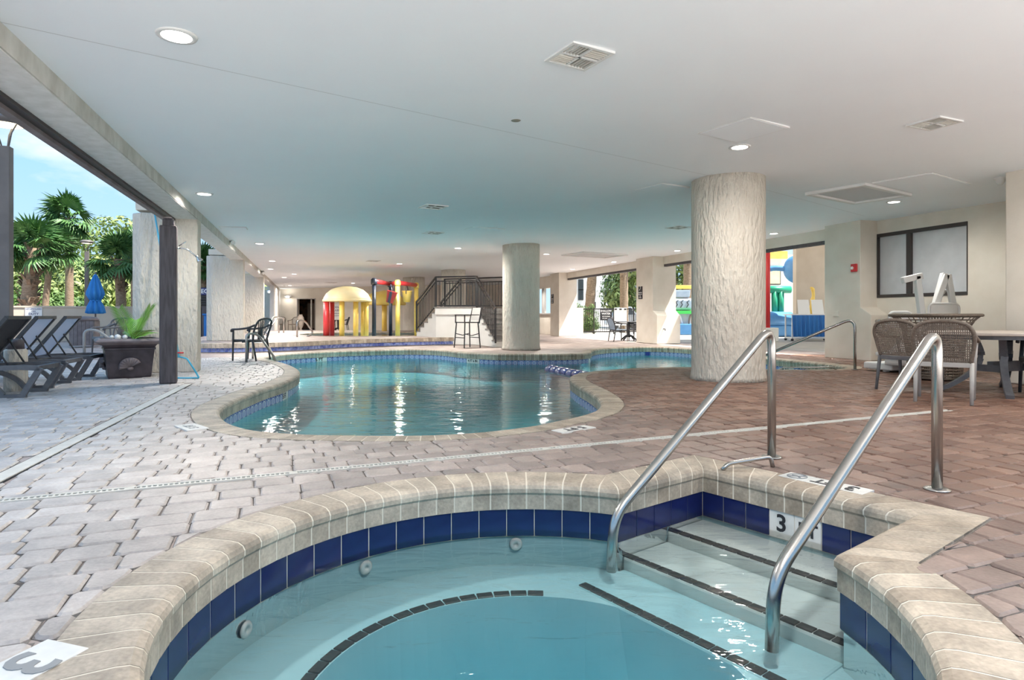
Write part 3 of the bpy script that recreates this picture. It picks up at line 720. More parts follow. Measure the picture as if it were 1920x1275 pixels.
mb = MB()
for q0_, q1_ in ((OCOL-DG*9.5, OCOL-DG*.5), (OCOL+DG*.5, OCOL+DG*5.2)):
    pts = [q0_.lerp(q1_, i/12) for i in range(13)]
    for i in range(12):
        a, b = pts[i], pts[i+1]; za, zb = ceil_z(a), ceil_z(b)
        mb.add([a+DN*.004+Vector((0, 0, za-.0022)), b+DN*.004+Vector((0, 0, zb-.0022)), b-DN*.004+Vector((0, 0, zb-.0022)), a-DN*.004+Vector((0, 0, za-.0022))], [(0, 1, 2, 3)])
mb.build('seam', M['panel_grey'], ceil)
# unseen upper storeys, added and sized to keep the sun off the deck
mb = MB(); mb.extr([B(AR, -2.1, 3.05), B(AR, 12.4, 3.05), B(46, 12.4, 3.05), B(46, -2.1, 3.05)], (0, 0, 13)); tag(mb.build('wall_sun_block', M['stucco_fine']), 'cream unseen mass of storeys added above the pool deck to block the sun', kind='structure')

# beam and track along the open side
NB0 = -1.745
bm_ = thing('edge_beam', 'weathered concrete edge beam along the open side of the deck', 'beam', B(AR, NB0, 2.53))
mb = MB(); mb.extr([B(AR, NB0, 2.53), B(AR, NB0-.37, 2.53), B(AR, NB0-.37, 3.05), B(AR, NB0, 3.05)], U*46.6); mb.build('beam_body', M['beam'], bm_, True)
mb = MB(); mb.extr([B(AR, NB0-.012, 2.522), B(AR, NB0-.36, 2.522), B(AR, NB0-.36, 2.529), B(AR, NB0-.012, 2.529)], U*46.6); mb.build('beam_soffit', M['beam_under'], bm_, True)
tr_ = thing('shade_track', 'dark metal shade track fixed under the outer edge of the beam', 'track', B(AR, NB0-.37, 2.47))
mb = MB(); mb.extr([B(AR, NB0-.33, 2.49), B(AR, NB0-.40, 2.49), B(AR, NB0-.40, 2.53), B(AR, NB0-.33, 2.53)], U*12.8); mb.build('track_rail', M['frame_brown'], tr_, True)
mb = MB(); mb.extr([B(AR, NB0-.40, 2.455), B(AR, NB0-.47, 2.455), B(AR, NB0-.47, 2.56), B(AR, NB0-.40, 2.56)], U*12.8); mb.build('track_housing', M['planter_rim'], tr_, True)
# columns of the open side
lab = ['near cream stucco column of the open side behind the shower post', 'cream stucco column of the open side at the end of the tiled raised wall', 'third cream stucco column along the open side', 'far thin cream stucco pilaster at the end of the open side']
for k, (a, z0) in enumerate(((11.37, 0), (19.05, ZR), (27.3, ZR), (42.0, 0))):
    c = thing('stucco_column', lab[k], 'column', B(a, NB0, z0), 0, 'columns of the open side')
    w = .83 if k < 2 else .8
    pl = [(0, 0), (0, -w), (.13, -w-.15), (.34, -w-.15), (.34, 0)]
    mb = MB(); mb.extr([B(a+x, NB0+y-.002, z0) for x, y in pl], (0, 0, 2.62-z0 if k else 2.60)); mb.build('shaft', M['stucco'], c, True, .02)
    mb = MB(); mb.extr([B(a+x, NB0-.40+y*1.0, 2.64) for x, y in ((.02, 0), (.02, -w*.62), (.3, -w*.62), (.3, 0))], (0, 0, .16)); mb.build('bracket', M['stucco_fine'], c, True, .01)
# free round columns
for (x, y, r_, z0, lb) in ((3.16, 9.055, .515, 0, 'large round stucco column standing right of the pool'), (.254, 17.3, .52, 0, 'round cream column on the curved deck behind the pool'), (-2.54, 26.8, .52, ZR, 'round cream column rising behind the black stair railing'), (-5.0, 31.5, .55, 0, 'far round cream column left of the stair railing')):
    c = thing('round_column', lb, 'column', (x, y, z0), 0, 'round columns'); zt = ceil_z(Vector((x, y, 0)))-z0+.01
    mb = MB(); mb.lathe([(r_+.022, 0), (r_+.012, .06), (r_, .16)]+[(r_, .16+(zt-.16)*i/6) for i in range(1, 7)], (0, 0, 0), 56); mb.build('shaft', M['stucco'], c)

# ------------------------------------------------------------------ right side: pillars, lintels, window wall
NW, NPI = 11.46, 11.0
pl_lab = ['cream pillar with sloped ledge and red fire alarm beside the window', 'cream pillar with sloped ledge between the two open bays', 'far cream pillar beside the fence and palm bay']
for k, (a0, a1_, bul) in enumerate(((10.05, 11.0, .26), (18.29, 19.4, .26), (26.5, 27.6, 0))):
    c = thing('wall_pillar', pl_lab[k], 'pillar', B(a0, NPI), 0, 'pillars of the right side')
    prof = [(a1_, 0), (a0-bul, 0), (a0-bul, .95), (a0, 1.11), (a0, 2.97), (a1_, 2.97)] if bul else [(a1_, 0), (a0, 0), (a0, 2.97), (a1_, 2.97)]
    mb = MB(); mb.extr([B(a, NPI, z) for a, z in prof], N*.9); mb.build('shaft', M['stucco_fine'], c, True, .012)
for k, (a0, a1_) in enumerate(((11.0, 18.29), (19.4, 26.5))):
    c = thing('trim_%d' % (k+1), 'cream lintel over the open bay %s' % ('nearest the window' if k == 0 else 'with the fence and palms'), 'lintel', B(a0, NW, 2.68)); tag(c, kind='structure'); del c['category']
    mb = MB(); mb.extr([B(a0-.02, NW-.05, 2.68), B(a1_+.02, NW-.05, 2.68), B(a1_+.02, NW+.3, 2.68), B(a0-.02, NW+.3, 2.68)], (0, 0, .34)); mb.build('lintel', M['stucco_fine'], c, True)
    mb = MB(); mb.extr([B(a0-.02, NW-.03, 2.60), B(a1_+.02, NW-.03, 2.60), B(a1_+.02, NW+.09, 2.60), B(a0-.02, NW+.09, 2.60)], (0, 0, .08)); mb.build('shade_track', M['track'], c, True)
# window wall
wa0, wa1, wz0, wz1 = 8.15, 10.05, 1.31, 2.66
mb = MB()
for (x0, x1, z0, z1) in ((1.0, wa0, 0, 3), (wa0, wa1+.3, 0, wz0), (wa0, wa1+.3, wz1, 3)):
    mb.extr([B(x0, NW, z0), B(x1, NW, z0), B(x1, NW+.25, z0), B(x0, NW+.25, z0)], (0, 0, z1-z0))
tag(mb.build('wall_right', M['stucco_fine']), 'cream stucco wall around the dark framed window', kind='structure')
win = thing('window_1', 'two pane frosted window in a dark bronze frame', 'window', B(wa0, NW, wz0)); tag(win, kind='structure'); del win['category']
def wbar(x0, x1, z0, z1, nm): mb = MB(); mb.extr([B(x0, NW-.015, z0), B(x1, NW-.015, z0), B(x1, NW+.10, z0), B(x0, NW+.10, z0)], (0, 0, z1-z0)); mb.build(nm, M['frame_brown'], win, True, .004)
wbar(wa0, wa1, wz1-.07, wz1, 'window_frame'); wbar(wa0, wa1, wz0, wz0+.065, 'window_frame'); wbar(9.27, 9.37, wz0+.065, wz1-.07, 'mullion'); wbar(wa1-.03, wa1, wz0+.065, wz1-.07, 'window_frame'); wbar(wa0, wa0+.015, wz0+.065, wz1-.07, 'window_frame')
for x0, x1 in ((wa0+.015, 9.27), (9.37, wa1-.03)):
    mb = MB(); mb.extr([B(x0, NW+.045, wz0+.065), B(x1, NW+.045, wz0+.065), B(x1, NW+.055, wz0+.065), B(x0, NW+.055, wz0+.065)], (0, 0, wz1-wz0-.135)); mb.build('pane', M['frosted'], win, True)
pier = thing('corner_pier', 'wide cream pier at the right edge of the picture', 'pier', B(5.99, 9.14))
mb = MB(); mb.extr([B(5.99, 9.14), B(5.99, 11.44), B(1.2, 11.44), B(1.2, 9.14)], (0, 0, 2.935)); mb.build('shaft', M['stucco_fine'], pier, True, .015)
# far right wall with arched window
mb = MB()
for (x0, x1, z0, z1) in ((27.6, 40, 0, 1.05), (27.6, 40, 2.35, 3), (32.0, 40, 1.05, 2.35)):
    mb.extr([B(x0, NW, z0), B(x1, NW, z0), B(x1, NW+.25, z0), B(x0, NW+.25, z0)], (0, 0, z1-z0))
tag(mb.build('wall_far_right', M['stucco_fine']), 'cream wall beyond the last pillar', kind='structure')
win2 = thing('window_2', 'dark framed opening beyond the far pillar', 'window', B(27.6, NW, 1.05)); tag(win2, kind='structure'); del win2['category']
for x0 in (28.2, 29.5, 30.8, 31.85):
    mb = MB(); mb.extr([B(x0, NW-.03, 1.05), B(x0+.35, NW-.03, 1.05), B(x0+.35, NW+.08, 1.05), B(x0, NW+.08, 1.05)], (0, 0, 1.3)); mb.build('post', M['panel_grey'] if False else M['alu'], win2, True)
mb = MB(); mb.extr([B(27.6, NW-.06, 1.02), B(32.2, NW-.06, 1.02), B(32.2, NW+.28, 1.02), B(27.6, NW+.28, 1.02)], (0, 0, .06)); mb.build('sill', M['alu'], win2, True)
# back wall with doorway
YB = 40.0; dx0, dx1 = -13.85, -12.75
mb = MB()
for (x0, x1, z0, z1) in ((-15.8, dx0, 0, 3), (dx0, dx1, 2.03, 3), (dx1, -.85, 0, 3)):
    mb.extr([(x0, YB, z0), (x1, YB, z0), (x1, YB+.3, z0), (x0, YB+.3, z0)], (0, 0, z1-z0))
tag(mb.build('wall_back', M['stucco_fine']), 'far cream back wall with the dark doorway', kind='structure')
door = thing('door_1', 'open doorway to a dark room in the far back wall', 'door', (dx0, YB, 0)); tag(door, kind='structure'); del door['category']
for x0, x1, z0, z1 in ((dx0-.05, dx0, 0, 2.08), (dx1, dx1+.05, 0, 2.08), (dx0, dx1, 2.03, 2.08)):
    mb = MB(); mb.box(((x0+x1)/2, YB-.01, (z0+z1)/2), (x1-x0, .1, z1-z0)); mb.build('door_frame', M['alu'], door, True)
mb = MB(); mb.box((dx1-.1, YB-.35, 1.0), (.05, .8, 1.98), .25); mb.build('door_leaf', M['alu'], door, True)
mb = MB(); mb.box(((dx0+dx1)/2, YB+2.2, 1.1), (3, .1, 2.2)); mb.box(((dx0+dx1)/2-1.5, YB+1.3, 1.1), (.1, 2, 2.2)); mb.box(((dx0+dx1)/2+1.5, YB+1.3, 1.1), (.1, 2, 2.2)); mb.box(((dx0+dx1)/2, YB+1.3, 2.25), (3, 2, .1)); mb.build('room_lining', M['dark_room'], door, True)
mb = MB()
for i in range(4):
    mb.box((dx0+.15+i*.28, YB+1.9, .95), (.2, .3, 1.7))
mb.build('shelf_stock', M['wicker'], door, True)
# short return wall between the last columns and the back
mb = MB(); q0_, q1_ = B(35.0, NB0-.2), B(42.3, NB0-.2)
mb.extr([q0_, q1_, q1_+N*.2, q0_+N*.2], (0, 0, 2.7)); tag(mb.build('wall_left', M['white_wall']), 'pale wall between the last columns of the open side', kind='structure')

# ------------------------------------------------------------------ raised deck with tiled front
rim = [p for p in wall_line]
outer = rim+[Vector((-.5, 24, 0)), Vector((0, 30.5, 0)), rim[0]+U*15.5-N*.6, rim[0]+U*3-N*.6]
KC, KX, KY = Vector((-5.1, 23.9, 0)), 3.0, 2.75
hole = [KC+Vector((math.cos(i*R(9))*KX, math.sin(i*R(9))*KY, 0)) for i in range(40)]
rdk = thing('raised_deck', 'raised brick deck with a band of small blue tiles behind the large pool', 'raised deck', rim[0])
o = flat('deck_top', outer, [hole], 0, M['deck'], rdk); o.data.transform(Matrix.Translation(Vector((0, 0, ZR))-rdk.location))
mb = MB()
for i in range(len(outer)-1):
    a, b = outer[i], outer[i+1]; mb.add([a, b, b+Vector((0, 0, ZR)), a+Vector((0, 0, ZR))], [(0, 1, 2, 3)])
mb.build('deck_side', M['grout'], rdk, True)
rt = resample(rim, .1, False); mt_, ms_ = MB(), MB(); tn = []
for i in range(len(rt)-1):
    a, b = rt[i], rt[i+1]; d = (b-a).normalized(); nn = Vector((d.y, -d.x, 0)); ang = math.atan2(d.y, d.x)
    mt_.box((a+b)/2+nn*.004+Vector((0, 0, .058)), (.092, .014, .098), ang)
    ms_.box((a+b)/2-nn*.09+Vector((0, 0, .172)), (.094, .24, .118), ang); tn += [rng.random()]*6
tag(mt_.build('band_tiles', M['blue_tile'], rdk, True), 'small blue tiles', kind='stuff')
o = ms_.build('rim_stones', M['coping'], rdk, True); with_tone(o.data, tn); tag(o, kind='stuff')
kid = thing('wading_pool', 'shallow wading pool on the raised deck under the yellow water toys', 'wading pool', KC+Vector((0, 0, ZR)))
mb = MB(); n_ = 40; tn = []
for i in range(n_):
    a, b = hole[i], hole[(i+1) % n_]; ra = (a-KC).normalized(); rb = (b-KC).normalized()
    mb.add([a-ra*.03+Vector((0, 0, ZR+.012)), b-rb*.03+Vector((0, 0, ZR+.012)), b+rb*.22+Vector((0, 0, ZR+.012)), a+ra*.22+Vector((0, 0, ZR+.012)), a-ra*.03+Vector((0, 0, ZR-.05)), b-rb*.03+Vector((0, 0, ZR-.05))], [(0, 1, 2, 3), (4, 5, 1, 0)]); tn += [rng.random()]*2
o = mb.build('rim_stones', M['coping'], kid, True); with_tone(o.data, tn); tag(o, kind='stuff')
mb = MB(); mb.add([p+Vector((0, 0, ZR)) for p in hole]+[p+Vector((0, 0, -.0)) for p in hole], [(i, (i+1) % n_, n_+(i+1) % n_, n_+i) for i in range(n_)]+[tuple(range(n_, 2*n_))]); mb.build('basin', M['plaster'], kid, True)
mb = MB(); mb.extr([p*1.0+Vector((0, 0, -.05)) for p in hole], (0, 0, .05+ZR-.06)); mb.build('water', M['water_pool'], kid, True)

# ------------------------------------------------------------------ ceiling fixtures
def downlight(px, py, k):
    p = CP(px, py); near = p.y < 14
    if p.dot(N) > 10.75 and p.dot(U) > 11: p -= N*(p.dot(N)-10.75); p.z = ceil_z(p)
    t = thing('downlight', k, 'ceiling light', p, 0, 'recessed ceiling downlights')
    mb = MB(); r_ = .105
    mb.lathe([(r_-.022, -.004), (r_-.012, -.012), (r_+.012, -.010), (r_+.018, .004)], (0, 0, 0), 28); mb.build('trim_ring', M['vent'], t)
    mb = MB(); mb.lathe([(.001, -.0125), (r_-.018, -.0125), (r_-.018, -.002)], (0, 0, 0), 28, smooth=False); mb.build('lens', M['downlight'], t)
    ld = bpy.data.lights.new('downlight', 'SPOT'); ld.energy = LAMP_W*(1 if near else 2.8); ld.color = (1, .95, .88); ld.shadow_soft_size = .10; ld.spot_size = R(176) if p.dot(N) < 9.5 or p.dot(U) < 11 else R(105); ld.spot_blend = .7
    lo = new('lamp', ld, t); lo.location = (0, 0, -.03)
dl = [(331, 66, 'large bright downlight near the top left of the ceiling'), (1387, 275, 'downlight in front of the big round column beside the access panel'), (1676, 378, 'downlight beside the framed filter panel'), (383, 363, 'downlight close to the edge beam above the shower post'),
      (486.6, 456.3, 'downlight right of the second open side column, nearest of its row'), (510.6, 489, 'second downlight of the row along the edge beam'), (507, 504, 'third downlight of the row along the edge beam'), (551.5, 513.6, 'downlight of the far left ceiling, right of the row along the beam'), (533, 520, 'small downlight near the far end of the edge beam'), (543.5, 535, 'farthest small downlight above the back doorway'),
      (661.6, 530.7, 'small downlight above the yellow dome'), (674, 539.5, 'smallest downlight just above the right of the yellow dome'), (748.7, 494.4, 'downlight above the red bucket frame'), (858.7, 465, 'downlight above the stair railing left of the middle column'), (1024.5, 476, 'downlight right of the middle round column'), (1175.6, 491.5, 'downlight left of the middle pillar'), (1089.7, 505, 'small downlight before the fence bay lintel'), (1017.7, 518, 'small downlight beyond the middle round column by the far window'), (1295.6, 470.5, 'downlight just left of the big round column over the bay'), (1482.7, 438.8, 'downlight over the bay right of the big round column')]
for d in dl: downlight(*d)
# unseen lamps added beside and behind the camera to light the deck
for i, (a, n_) in enumerate(((1.2, 1.2), (1.2, 4.6), (1.2, 8.0), (4.2, 8.0))):
    p = B(a, n_); p.z = ceil_z(p); sx, sy = screen(p) if p.y > .3 else (0, -99)
    t = thing('downlight', ['added downlight above the hot tub, outside the picture', 'added downlight above the deck right of the hot tub, outside the picture', 'added downlight beside the right pier, behind the picture', 'added downlight above the patio table, outside the picture'][i], 'ceiling light', p, 0, 'added ceiling downlights outside the picture')
    mb = MB(); mb.lathe([(.083, -.004), (.093, -.012), (.117, -.010), (.123, .004)], (0, 0, 0), 20); mb.build('trim_ring', M['vent'], t)
    mb = MB(); mb.lathe([(.001, -.0125), (.087, -.0125), (.087, -.002)], (0, 0, 0), 20, smooth=False); mb.build('lens', M['downlight'], t)
    ld = bpy.data.lights.new('downlight', 'SPOT'); ld.energy = LAMP_W; ld.color = (1, .95, .88); ld.shadow_soft_size = .10; ld.spot_size = R(176); ld.spot_blend = .7
    lo = new('lamp', ld, t); lo.location = (0, 0, -.03)
def vent(px, py, w, h, ang, lb, style='vent'):
    p = CP(px, py); t = thing('ceiling_vent' if style == 'vent' else 'access_panel', lb, 'vent' if style == 'vent' else 'panel', p, ang, 'ceiling vents and panels'); nz = cnorm(p)
    if style == 'vent':
        for s_ in (-1, 1):
            mb = MB(); mb.box((0, s_*(h/2-.012), -.008), (w, .025, .018)); mb.build('vent_frame', M['vent'], t); mb = MB(); mb.box((s_*(w/2-.012), 0, -.008), (.025, h-.05, .018)); mb.build('vent_frame', M['vent'], t)
        mb = MB(); mb.box((0, 0, -.001), (w-.04, h-.04, .004)); mb.build('duct', M['vent_dark'], t)
        mb = MB(); mb.box((0, 0, -.008), (.018, h-.05, .014)); mb.box((0, 0, -.008), (w-.05, .018, .014)); mb.build('divider', M['vent'], t)
        if p.y < 9:
            for sx_ in (-1, 1):
                for sy_ in (-1, 1):
                    for i in range(5):
                        if sx_*sy_ > 0: mb = MB(); mb.box((sx_*(.03+i*(w/2-.05)/5+.01), sy_*(h/4-.006), -.008), (.004, h/2-.035, .014)); mb.build('slat', M['drain'], t)
                        else: mb = MB(); mb.box((sx_*(w/4-.006), sy_*(.03+i*(h/2-.05)/5+.01), -.008), (w/2-.035, .004, .014)); mb.build('slat', M['drain'], t)
    elif style == 'flush':
        mb = MB(); mb.box((0, 0, -.004), (w, h, .018)); mb.build('rim', M['vent'], t, False, .002); mb = MB(); mb.box((0, 0, -.0125), (w-.03, h-.03, .006)); mb.build('door_leaf', M['ceiling'], t)
        mb = MB()
        for x in (-.42, .42): mb.lathe([(.001, -.013), (.007, -.012), (.008, -.009)], (x*w, -.3*h, 0), 8)
        mb.build('latch', M['vent_dark'], t)
    else:
        for s_ in (-1, 1):
            mb = MB(); mb.box((0, s_*(h/2-.04), -.02), (w, .08, .05)); mb.build('panel_frame', M['vent'], t, False, .004); mb = MB(); mb.box((s_*(w/2-.04), 0, -.02), (.08, h-.16, .05)); mb.build('panel_frame', M['vent'], t, False, .004)
        mb = MB(); mb.box((0, 0, -.008), (w-.15, h-.15, .012)); mb.build('filter', M['panel_grey'], t)
VA = R(30)
vent(1086, 104, .36, .36, VA, 'square louvred vent near the top centre of the ceiling'); vent(1752, 230, .38, .34, R(24), 'square louvred vent on the right part of the ceiling')
vent(1393, 243, .64, .64, R(33), 'flush access panel in front of the big round column', 'flush'); vent(1240, 353, .6, .6, R(33), 'flush access panel left of the big round column', 'flush')
vent(1610, 362, 1.5, .95, R(34), 'white framed filter panel in the ceiling near the window', 'framed'); vent(1728, 343, 1.3, .8, R(34), 'flush access panel behind the framed filter panel', 'flush')
vent(812, 387, .4, .4, VA, 'small vent in the middle of the far ceiling, nearer one'); vent(812, 436, .4, .4, VA, 'small vent in the middle of the far ceiling, farther one'); vent(1272, 426, .42, .42, VA, 'dusty vent left of the big round column near the bay')
vent(700, 489, .4, .4, VA, 'small vent above the yellow and red water toys'); vent(905, 430, .8, .6, VA, 'flush panel left of the middle round column', 'flush'); vent(1115, 477, 1.8, 1.2, R(30), 'white framed filter panel in the ceiling over the far right deck', 'framed')
vent(620, 530, .6, .6, VA, 'far dark vent above the back doorway'); vent(438, 427, .5, .35, R(18), 'flush panel beside the edge beam', 'flush')
sm = thing('ceiling_hole', 'small dark round hole on the ceiling seam', 'hole', CP(967, 226)); mb = MB(); mb.lathe([(.001, -.003), (.042, -.003), (.05, .002)], (0, 0, 0), 20); mb.build('rim', M['vent_dark'], sm)
sd_ = thing('smoke_detector', 'white dome sensor on the ceiling beside the right pier', 'sensor', CP(1876, 333)); mb = MB(); mb.lathe([(.001, -.10), (.03, -.095), (.055, -.06), (.06, -.02), (.075, -.015), (.075, .01)], (0, 0, 0), 20); mb.build('dome', M['white'], sd_)
for px, py, nm, lb in ((434, 452, 'security_camera', 'white camera on the edge beam beyond the first column'), (492, 510, 'security_camera', 'small white camera farther along the edge beam')):
    Y = 14.5 if px == 434 else 24; p = P(px, py, Y); t = thing(nm, lb, 'camera', p, 0, 'cameras on the beam'); mb = MB(); mb.tube([(0, 0, .0), (.13, -.2, -.06)], .05, 10); mb.build('housing', M['white'], t); mb = MB(); mb.box((-.02, .02, .05), (.12, .12, .14)); mb.build('mount', M['frame_brown'], t)

# ------------------------------------------------------------------ handrails
def tilted(mb, fn): mb.v = [fn(p) for p in mb.v]
def spa_rail(lb, base, entry, ztop=.80):
    t = thing('handrail', lb, 'handrail', base, 0, 'steel handrails'); d = (entry-base); d.z = 0; L = d.length; d.normalize()
    pts = rounded([base, base+Vector((0, 0, ztop+.06)), base+d*(L-.02)+Vector((0, 0, -.10)), base+d*(L+.0)+Vector((0, 0, -.34))], .15, 9)
    pts[-1].z = -.38 if L < 2 else -.5
    mb = MB(); mb.tube(pts, .0265, 14); mb.build('tube', M['steel'], t, True)
    mb = MB(); mb.lathe([(.0, .012), (.045, .012), (.062, .006), (.064, 0)], base, 24); mb.build('base_flange', M['steel'], t, True)
bL, bR = G(1447, 857), G(1757, 918); eL, eR = G(1146, 1030, ZS), G(1447, 1165, ZS)
spa_rail('left steel handrail of the hot tub steps', bL, Vector((eL.x, eL.y, 0))); spa_rail('right steel handrail of the hot tub steps nearest the tables', bR, Vector((eR.x, eR.y, 0)))
t = thing('grab_bar', 'low bent steel bar on the deck beside the left handrail base', 'bar', G(1353, 881)); a, b = G(1354, 881), G(1449, 876)
mb = MB(); mb.tube(rounded([a, a+(b-a)*.12+Vector((0, 0, .035)), b+(a-b)*.04+Vector((0, 0, .065)), b], .05, 6), .013, 10); mb.build('tube', M['steel'], t, True)
t = thing('handrail', 'thin steel handrail sloping into the right end of the large pool', 'handrail', G(1603, 693), 0, 'steel handrails'); b = G(1603, 693); e_ = Vector((4.25, 11.5, 0))
mb = MB(); mb.tube(rounded([b, b+Vector((0, 0, .90)), e_+Vector((0, 0, .0)), e_+Vector((-.05, .02, -.35))], .2, 9), .024, 12); mb.build('tube', M['steel'], t, True)
mb = MB(); mb.lathe([(.0, .012), (.045, .012), (.062, .004)], b, 20); mb.build('base_flange', M['steel'], t, True)
mb = MB(); a = G(1568, 693); mb.tube(rounded([a, a+Vector((-.1, -.02, .05)), a+Vector((-.9, .1, .02)), a+Vector((-.95, .1, -.02))], .06), .012, 8); mb.build('foot_bar', M['steel'], t, True)
for k, (px, py, ex, ey) in enumerate(((462, 679, 522, 676), (474, 672, 517, 671))):
    b = G(px, py); e_ = G(ex, ey); t = thing('pool_ladder_rail', ('near' if k == 0 else 'far')+' curved steel ladder rail beside the black chair at the pool', 'handrail', b, 0, 'ladder rails at the left pool end')
    d = (e_-b); d.z = 0
    mb = MB(); mb.tube(rounded([b, b+Vector((0, 0, .58)), b+d*.35+Vector((0, 0, .56)), b+d+Vector((0, 0, -.05)), b+d+Vector((0, 0, -.5))], .22, 9), .024, 12); mb.build('tube', M['steel'], t, True)
for k, (px, py, ex, ey, h) in enumerate(((523, 624, 496, 628, .55), (532, 624, 500, 630, .5), (557, 632, 588, 631, .45))):
    b = G(px, py, ZR); e_ = G(ex, ey, ZR); t = thing('wading_handrail', ['tall curved steel rail at the far left end of the raised deck', 'second curved steel rail at the far left of the raised deck', 'low angular steel rail in front of the far doorway'][k], 'handrail', b, 0, 'rails of the raised deck'); d = e_-b
    mb = MB(); mb.tube(rounded([b, b+Vector((0, 0, h+.12)), b+d*.45+Vector((0, 0, h+.10)), b+d+Vector((0, 0, .12)), b+d*(1.0 if k < 2 else .6)], .25, 8), .03, 10); mb.build('tube', M['steel'], t, True)
t = thing('deck_rail', 'pale hooped grab rail behind the planter near the loungers', 'handrail', G(158, 672)); b = G(158, 672)
mb = MB(); mb.tube(rounded([b, b+Vector((0, 0, .62)), b+Vector((.22, .1, .62)), b+Vector((.75, .3, .12)), b+Vector((.78, .3, 0))], .22, 9), .028, 12); mb.build('tube', M['alu'], t, True)

# ------------------------------------------------------------------ chairs
def armchair(name, lb, cat, loc, rz, fr, wv, group, legs=None, seatm=None, sc=1.0, fan=False):
    t = thing(name, lb, cat, loc, rz, group); legs = legs or fr
    for sx in (-1, 1):
        mb = MB(); mb.tube([(sx*.25, .25, 0), (sx*.255, .235, .43), (sx*.27, .22, .64)], [.017, .022, .02], 8); mb.build('leg', legs, t)
        mb = MB(); mb.tube([(sx*.245, -.29, 0), (sx*.245, -.21, .43)], [.017, .023], 8); mb.build('leg', legs, t)
        mb = MB(); mb.tube(catmull([Vector(p) for p in ((sx*.255, -.27, .74), (sx*.285, -.12, .68), (sx*.295, .08, .655), (sx*.285, .24, .645), (sx*.265, .27, .60))], 5, False), .021, 8); mb.build('armrest', fr, t)
    mb = MB(); mb.box((0, .015, .425), (.50, .47, .035)); mb.build('seat', seatm or fr, t, False, .012)
    mb = MB(); mb.box((0, .015, .40), (.52, .035, .05)); mb.box((0, .245, .405), (.52, .03, .05)); mb.box((0, -.215, .405), (.52, .03, .05)); mb.build('seat_frame', legs, t, False, .006)
    arch = [Vector(p) for p in ((-.235, -.21, .43), (-.262, -.25, .6), (-.262, -.30, .74), (-.19, -.335, .84), (0, -.35, .875), (.19, -.335, .84), (.262, -.30, .74), (.262, -.25, .6), (.235, -.21, .43))]
    mb = MB(); mb.tube(catmull(arch, 5, False), .021, 8); b_ = mb.build('backrest', fr, t)
    mb = MB()
    def ybk(z): return -.21-(z-.43)*.31
    n_ = 9 if fan else 26
    for i in range(n_):
        x = -.235+.47*(i+.5)/n_; zt = .865-.09*(abs(x)/.235)**2.4
        x0 = x*(.35 if fan else 1); mb.bar((x0, ybk(.44), .44), (x, ybk(zt), zt), .018 if fan else .0095, .008)
    if not fan:
        for i in range(16):
            z = .45+.38*i/15; hw = .25 if z < .76 else .25-.9*(z-.76); mb.bar((-hw, ybk(z)-.004, z), (hw, ybk(z)-.004, z), .006, .009)
    tag(mb.build('woven_back' if not fan else 'back_slats', wv, b_), kind='stuff')
    if sc != 1.0: t.scale = (sc, sc, sc)
    return t
armchair('patio_armchair', 'black resin armchair standing alone beside the left end of the pool', 'chair', G(466, 676)+Vector((.0, .12, 0)), R(78), M['resin_black'], M['resin_black'], 'armchairs on the deck', fan=True)
armchair('patio_armchair', 'woven brown armchair with pale legs, its back toward the hot tub', 'chair', (4.72, 6.75, 0), R(-38), M['wicker'], M['wicker'], 'woven chairs at the right table', M['alu'])
armchair('patio_armchair', 'woven brown armchair mostly hidden behind the front chair of the table', 'chair', (4.98, 7.75, 0), R(-62), M['wicker'], M['wicker'], 'woven chairs at the right table', M['resin_grey'])
armchair('patio_armchair', 'woven dark armchair at the right side of the table, cut by the picture edge', 'chair', (6.25, 7.15, 0), R(62), M['resin_grey'], M['wicker'], 'woven chairs at the right table', M['resin_black'])
armchair('patio_armchair', 'dark armchair with blue grey seat left of the small bay table', 'chair', G(1160, 640)+Vector((0, .1, 0)), R(-75), M['resin_black'], M['blue_pale'], 'chairs of the bay table', seatm=M['blue_pale'])
armchair('patio_armchair', 'dark armchair right of the small bay table against the pillar', 'chair', G(1186, 640)+Vector((.25, .3, 0)), R(100), M['resin_black'], M['resin_black'], 'chairs of the bay table')
armchair('patio_armchair', 'arched wicker armchair against the far back wall, left of the doorway', 'chair', (-14.6, 38.9, 0), R(180), M['wicker'], M['alu'], 'armchairs along the far wall')
armchair('patio_armchair', 'second wicker armchair at the far wall, next to the doorway', 'chair', (-13.6, 38.6, .0), R(170), M['wicker'], M['alu'], 'armchairs along the far wall')
armchair('patio_armchair', 'dark armchair at the far table seen under the dome, left one', 'chair', (-11.2, 38.2, 0), R(-80), M['resin_black'], M['resin_black'], 'armchairs along the far wall')
armchair('patio_armchair', 'dark armchair at the far table seen under the dome, right one', 'chair', (-10.35, 38.0, 0), R(95), M['resin_black'], M['resin_black'], 'armchairs along the far wall')
for k, (px, Y) in enumerate(((205, 14.5), (225, 15.2))):
    armchair('patio_armchair', ['dark armchair outside behind the planter palm, left one', 'dark armchair outside behind the planter palm, right one'][k], 'chair', (P(px, 600, Y).x, Y, 0), R(150+50*k), M['resin_grey'], M['wicker'], 'dark chairs outside', fan=True)
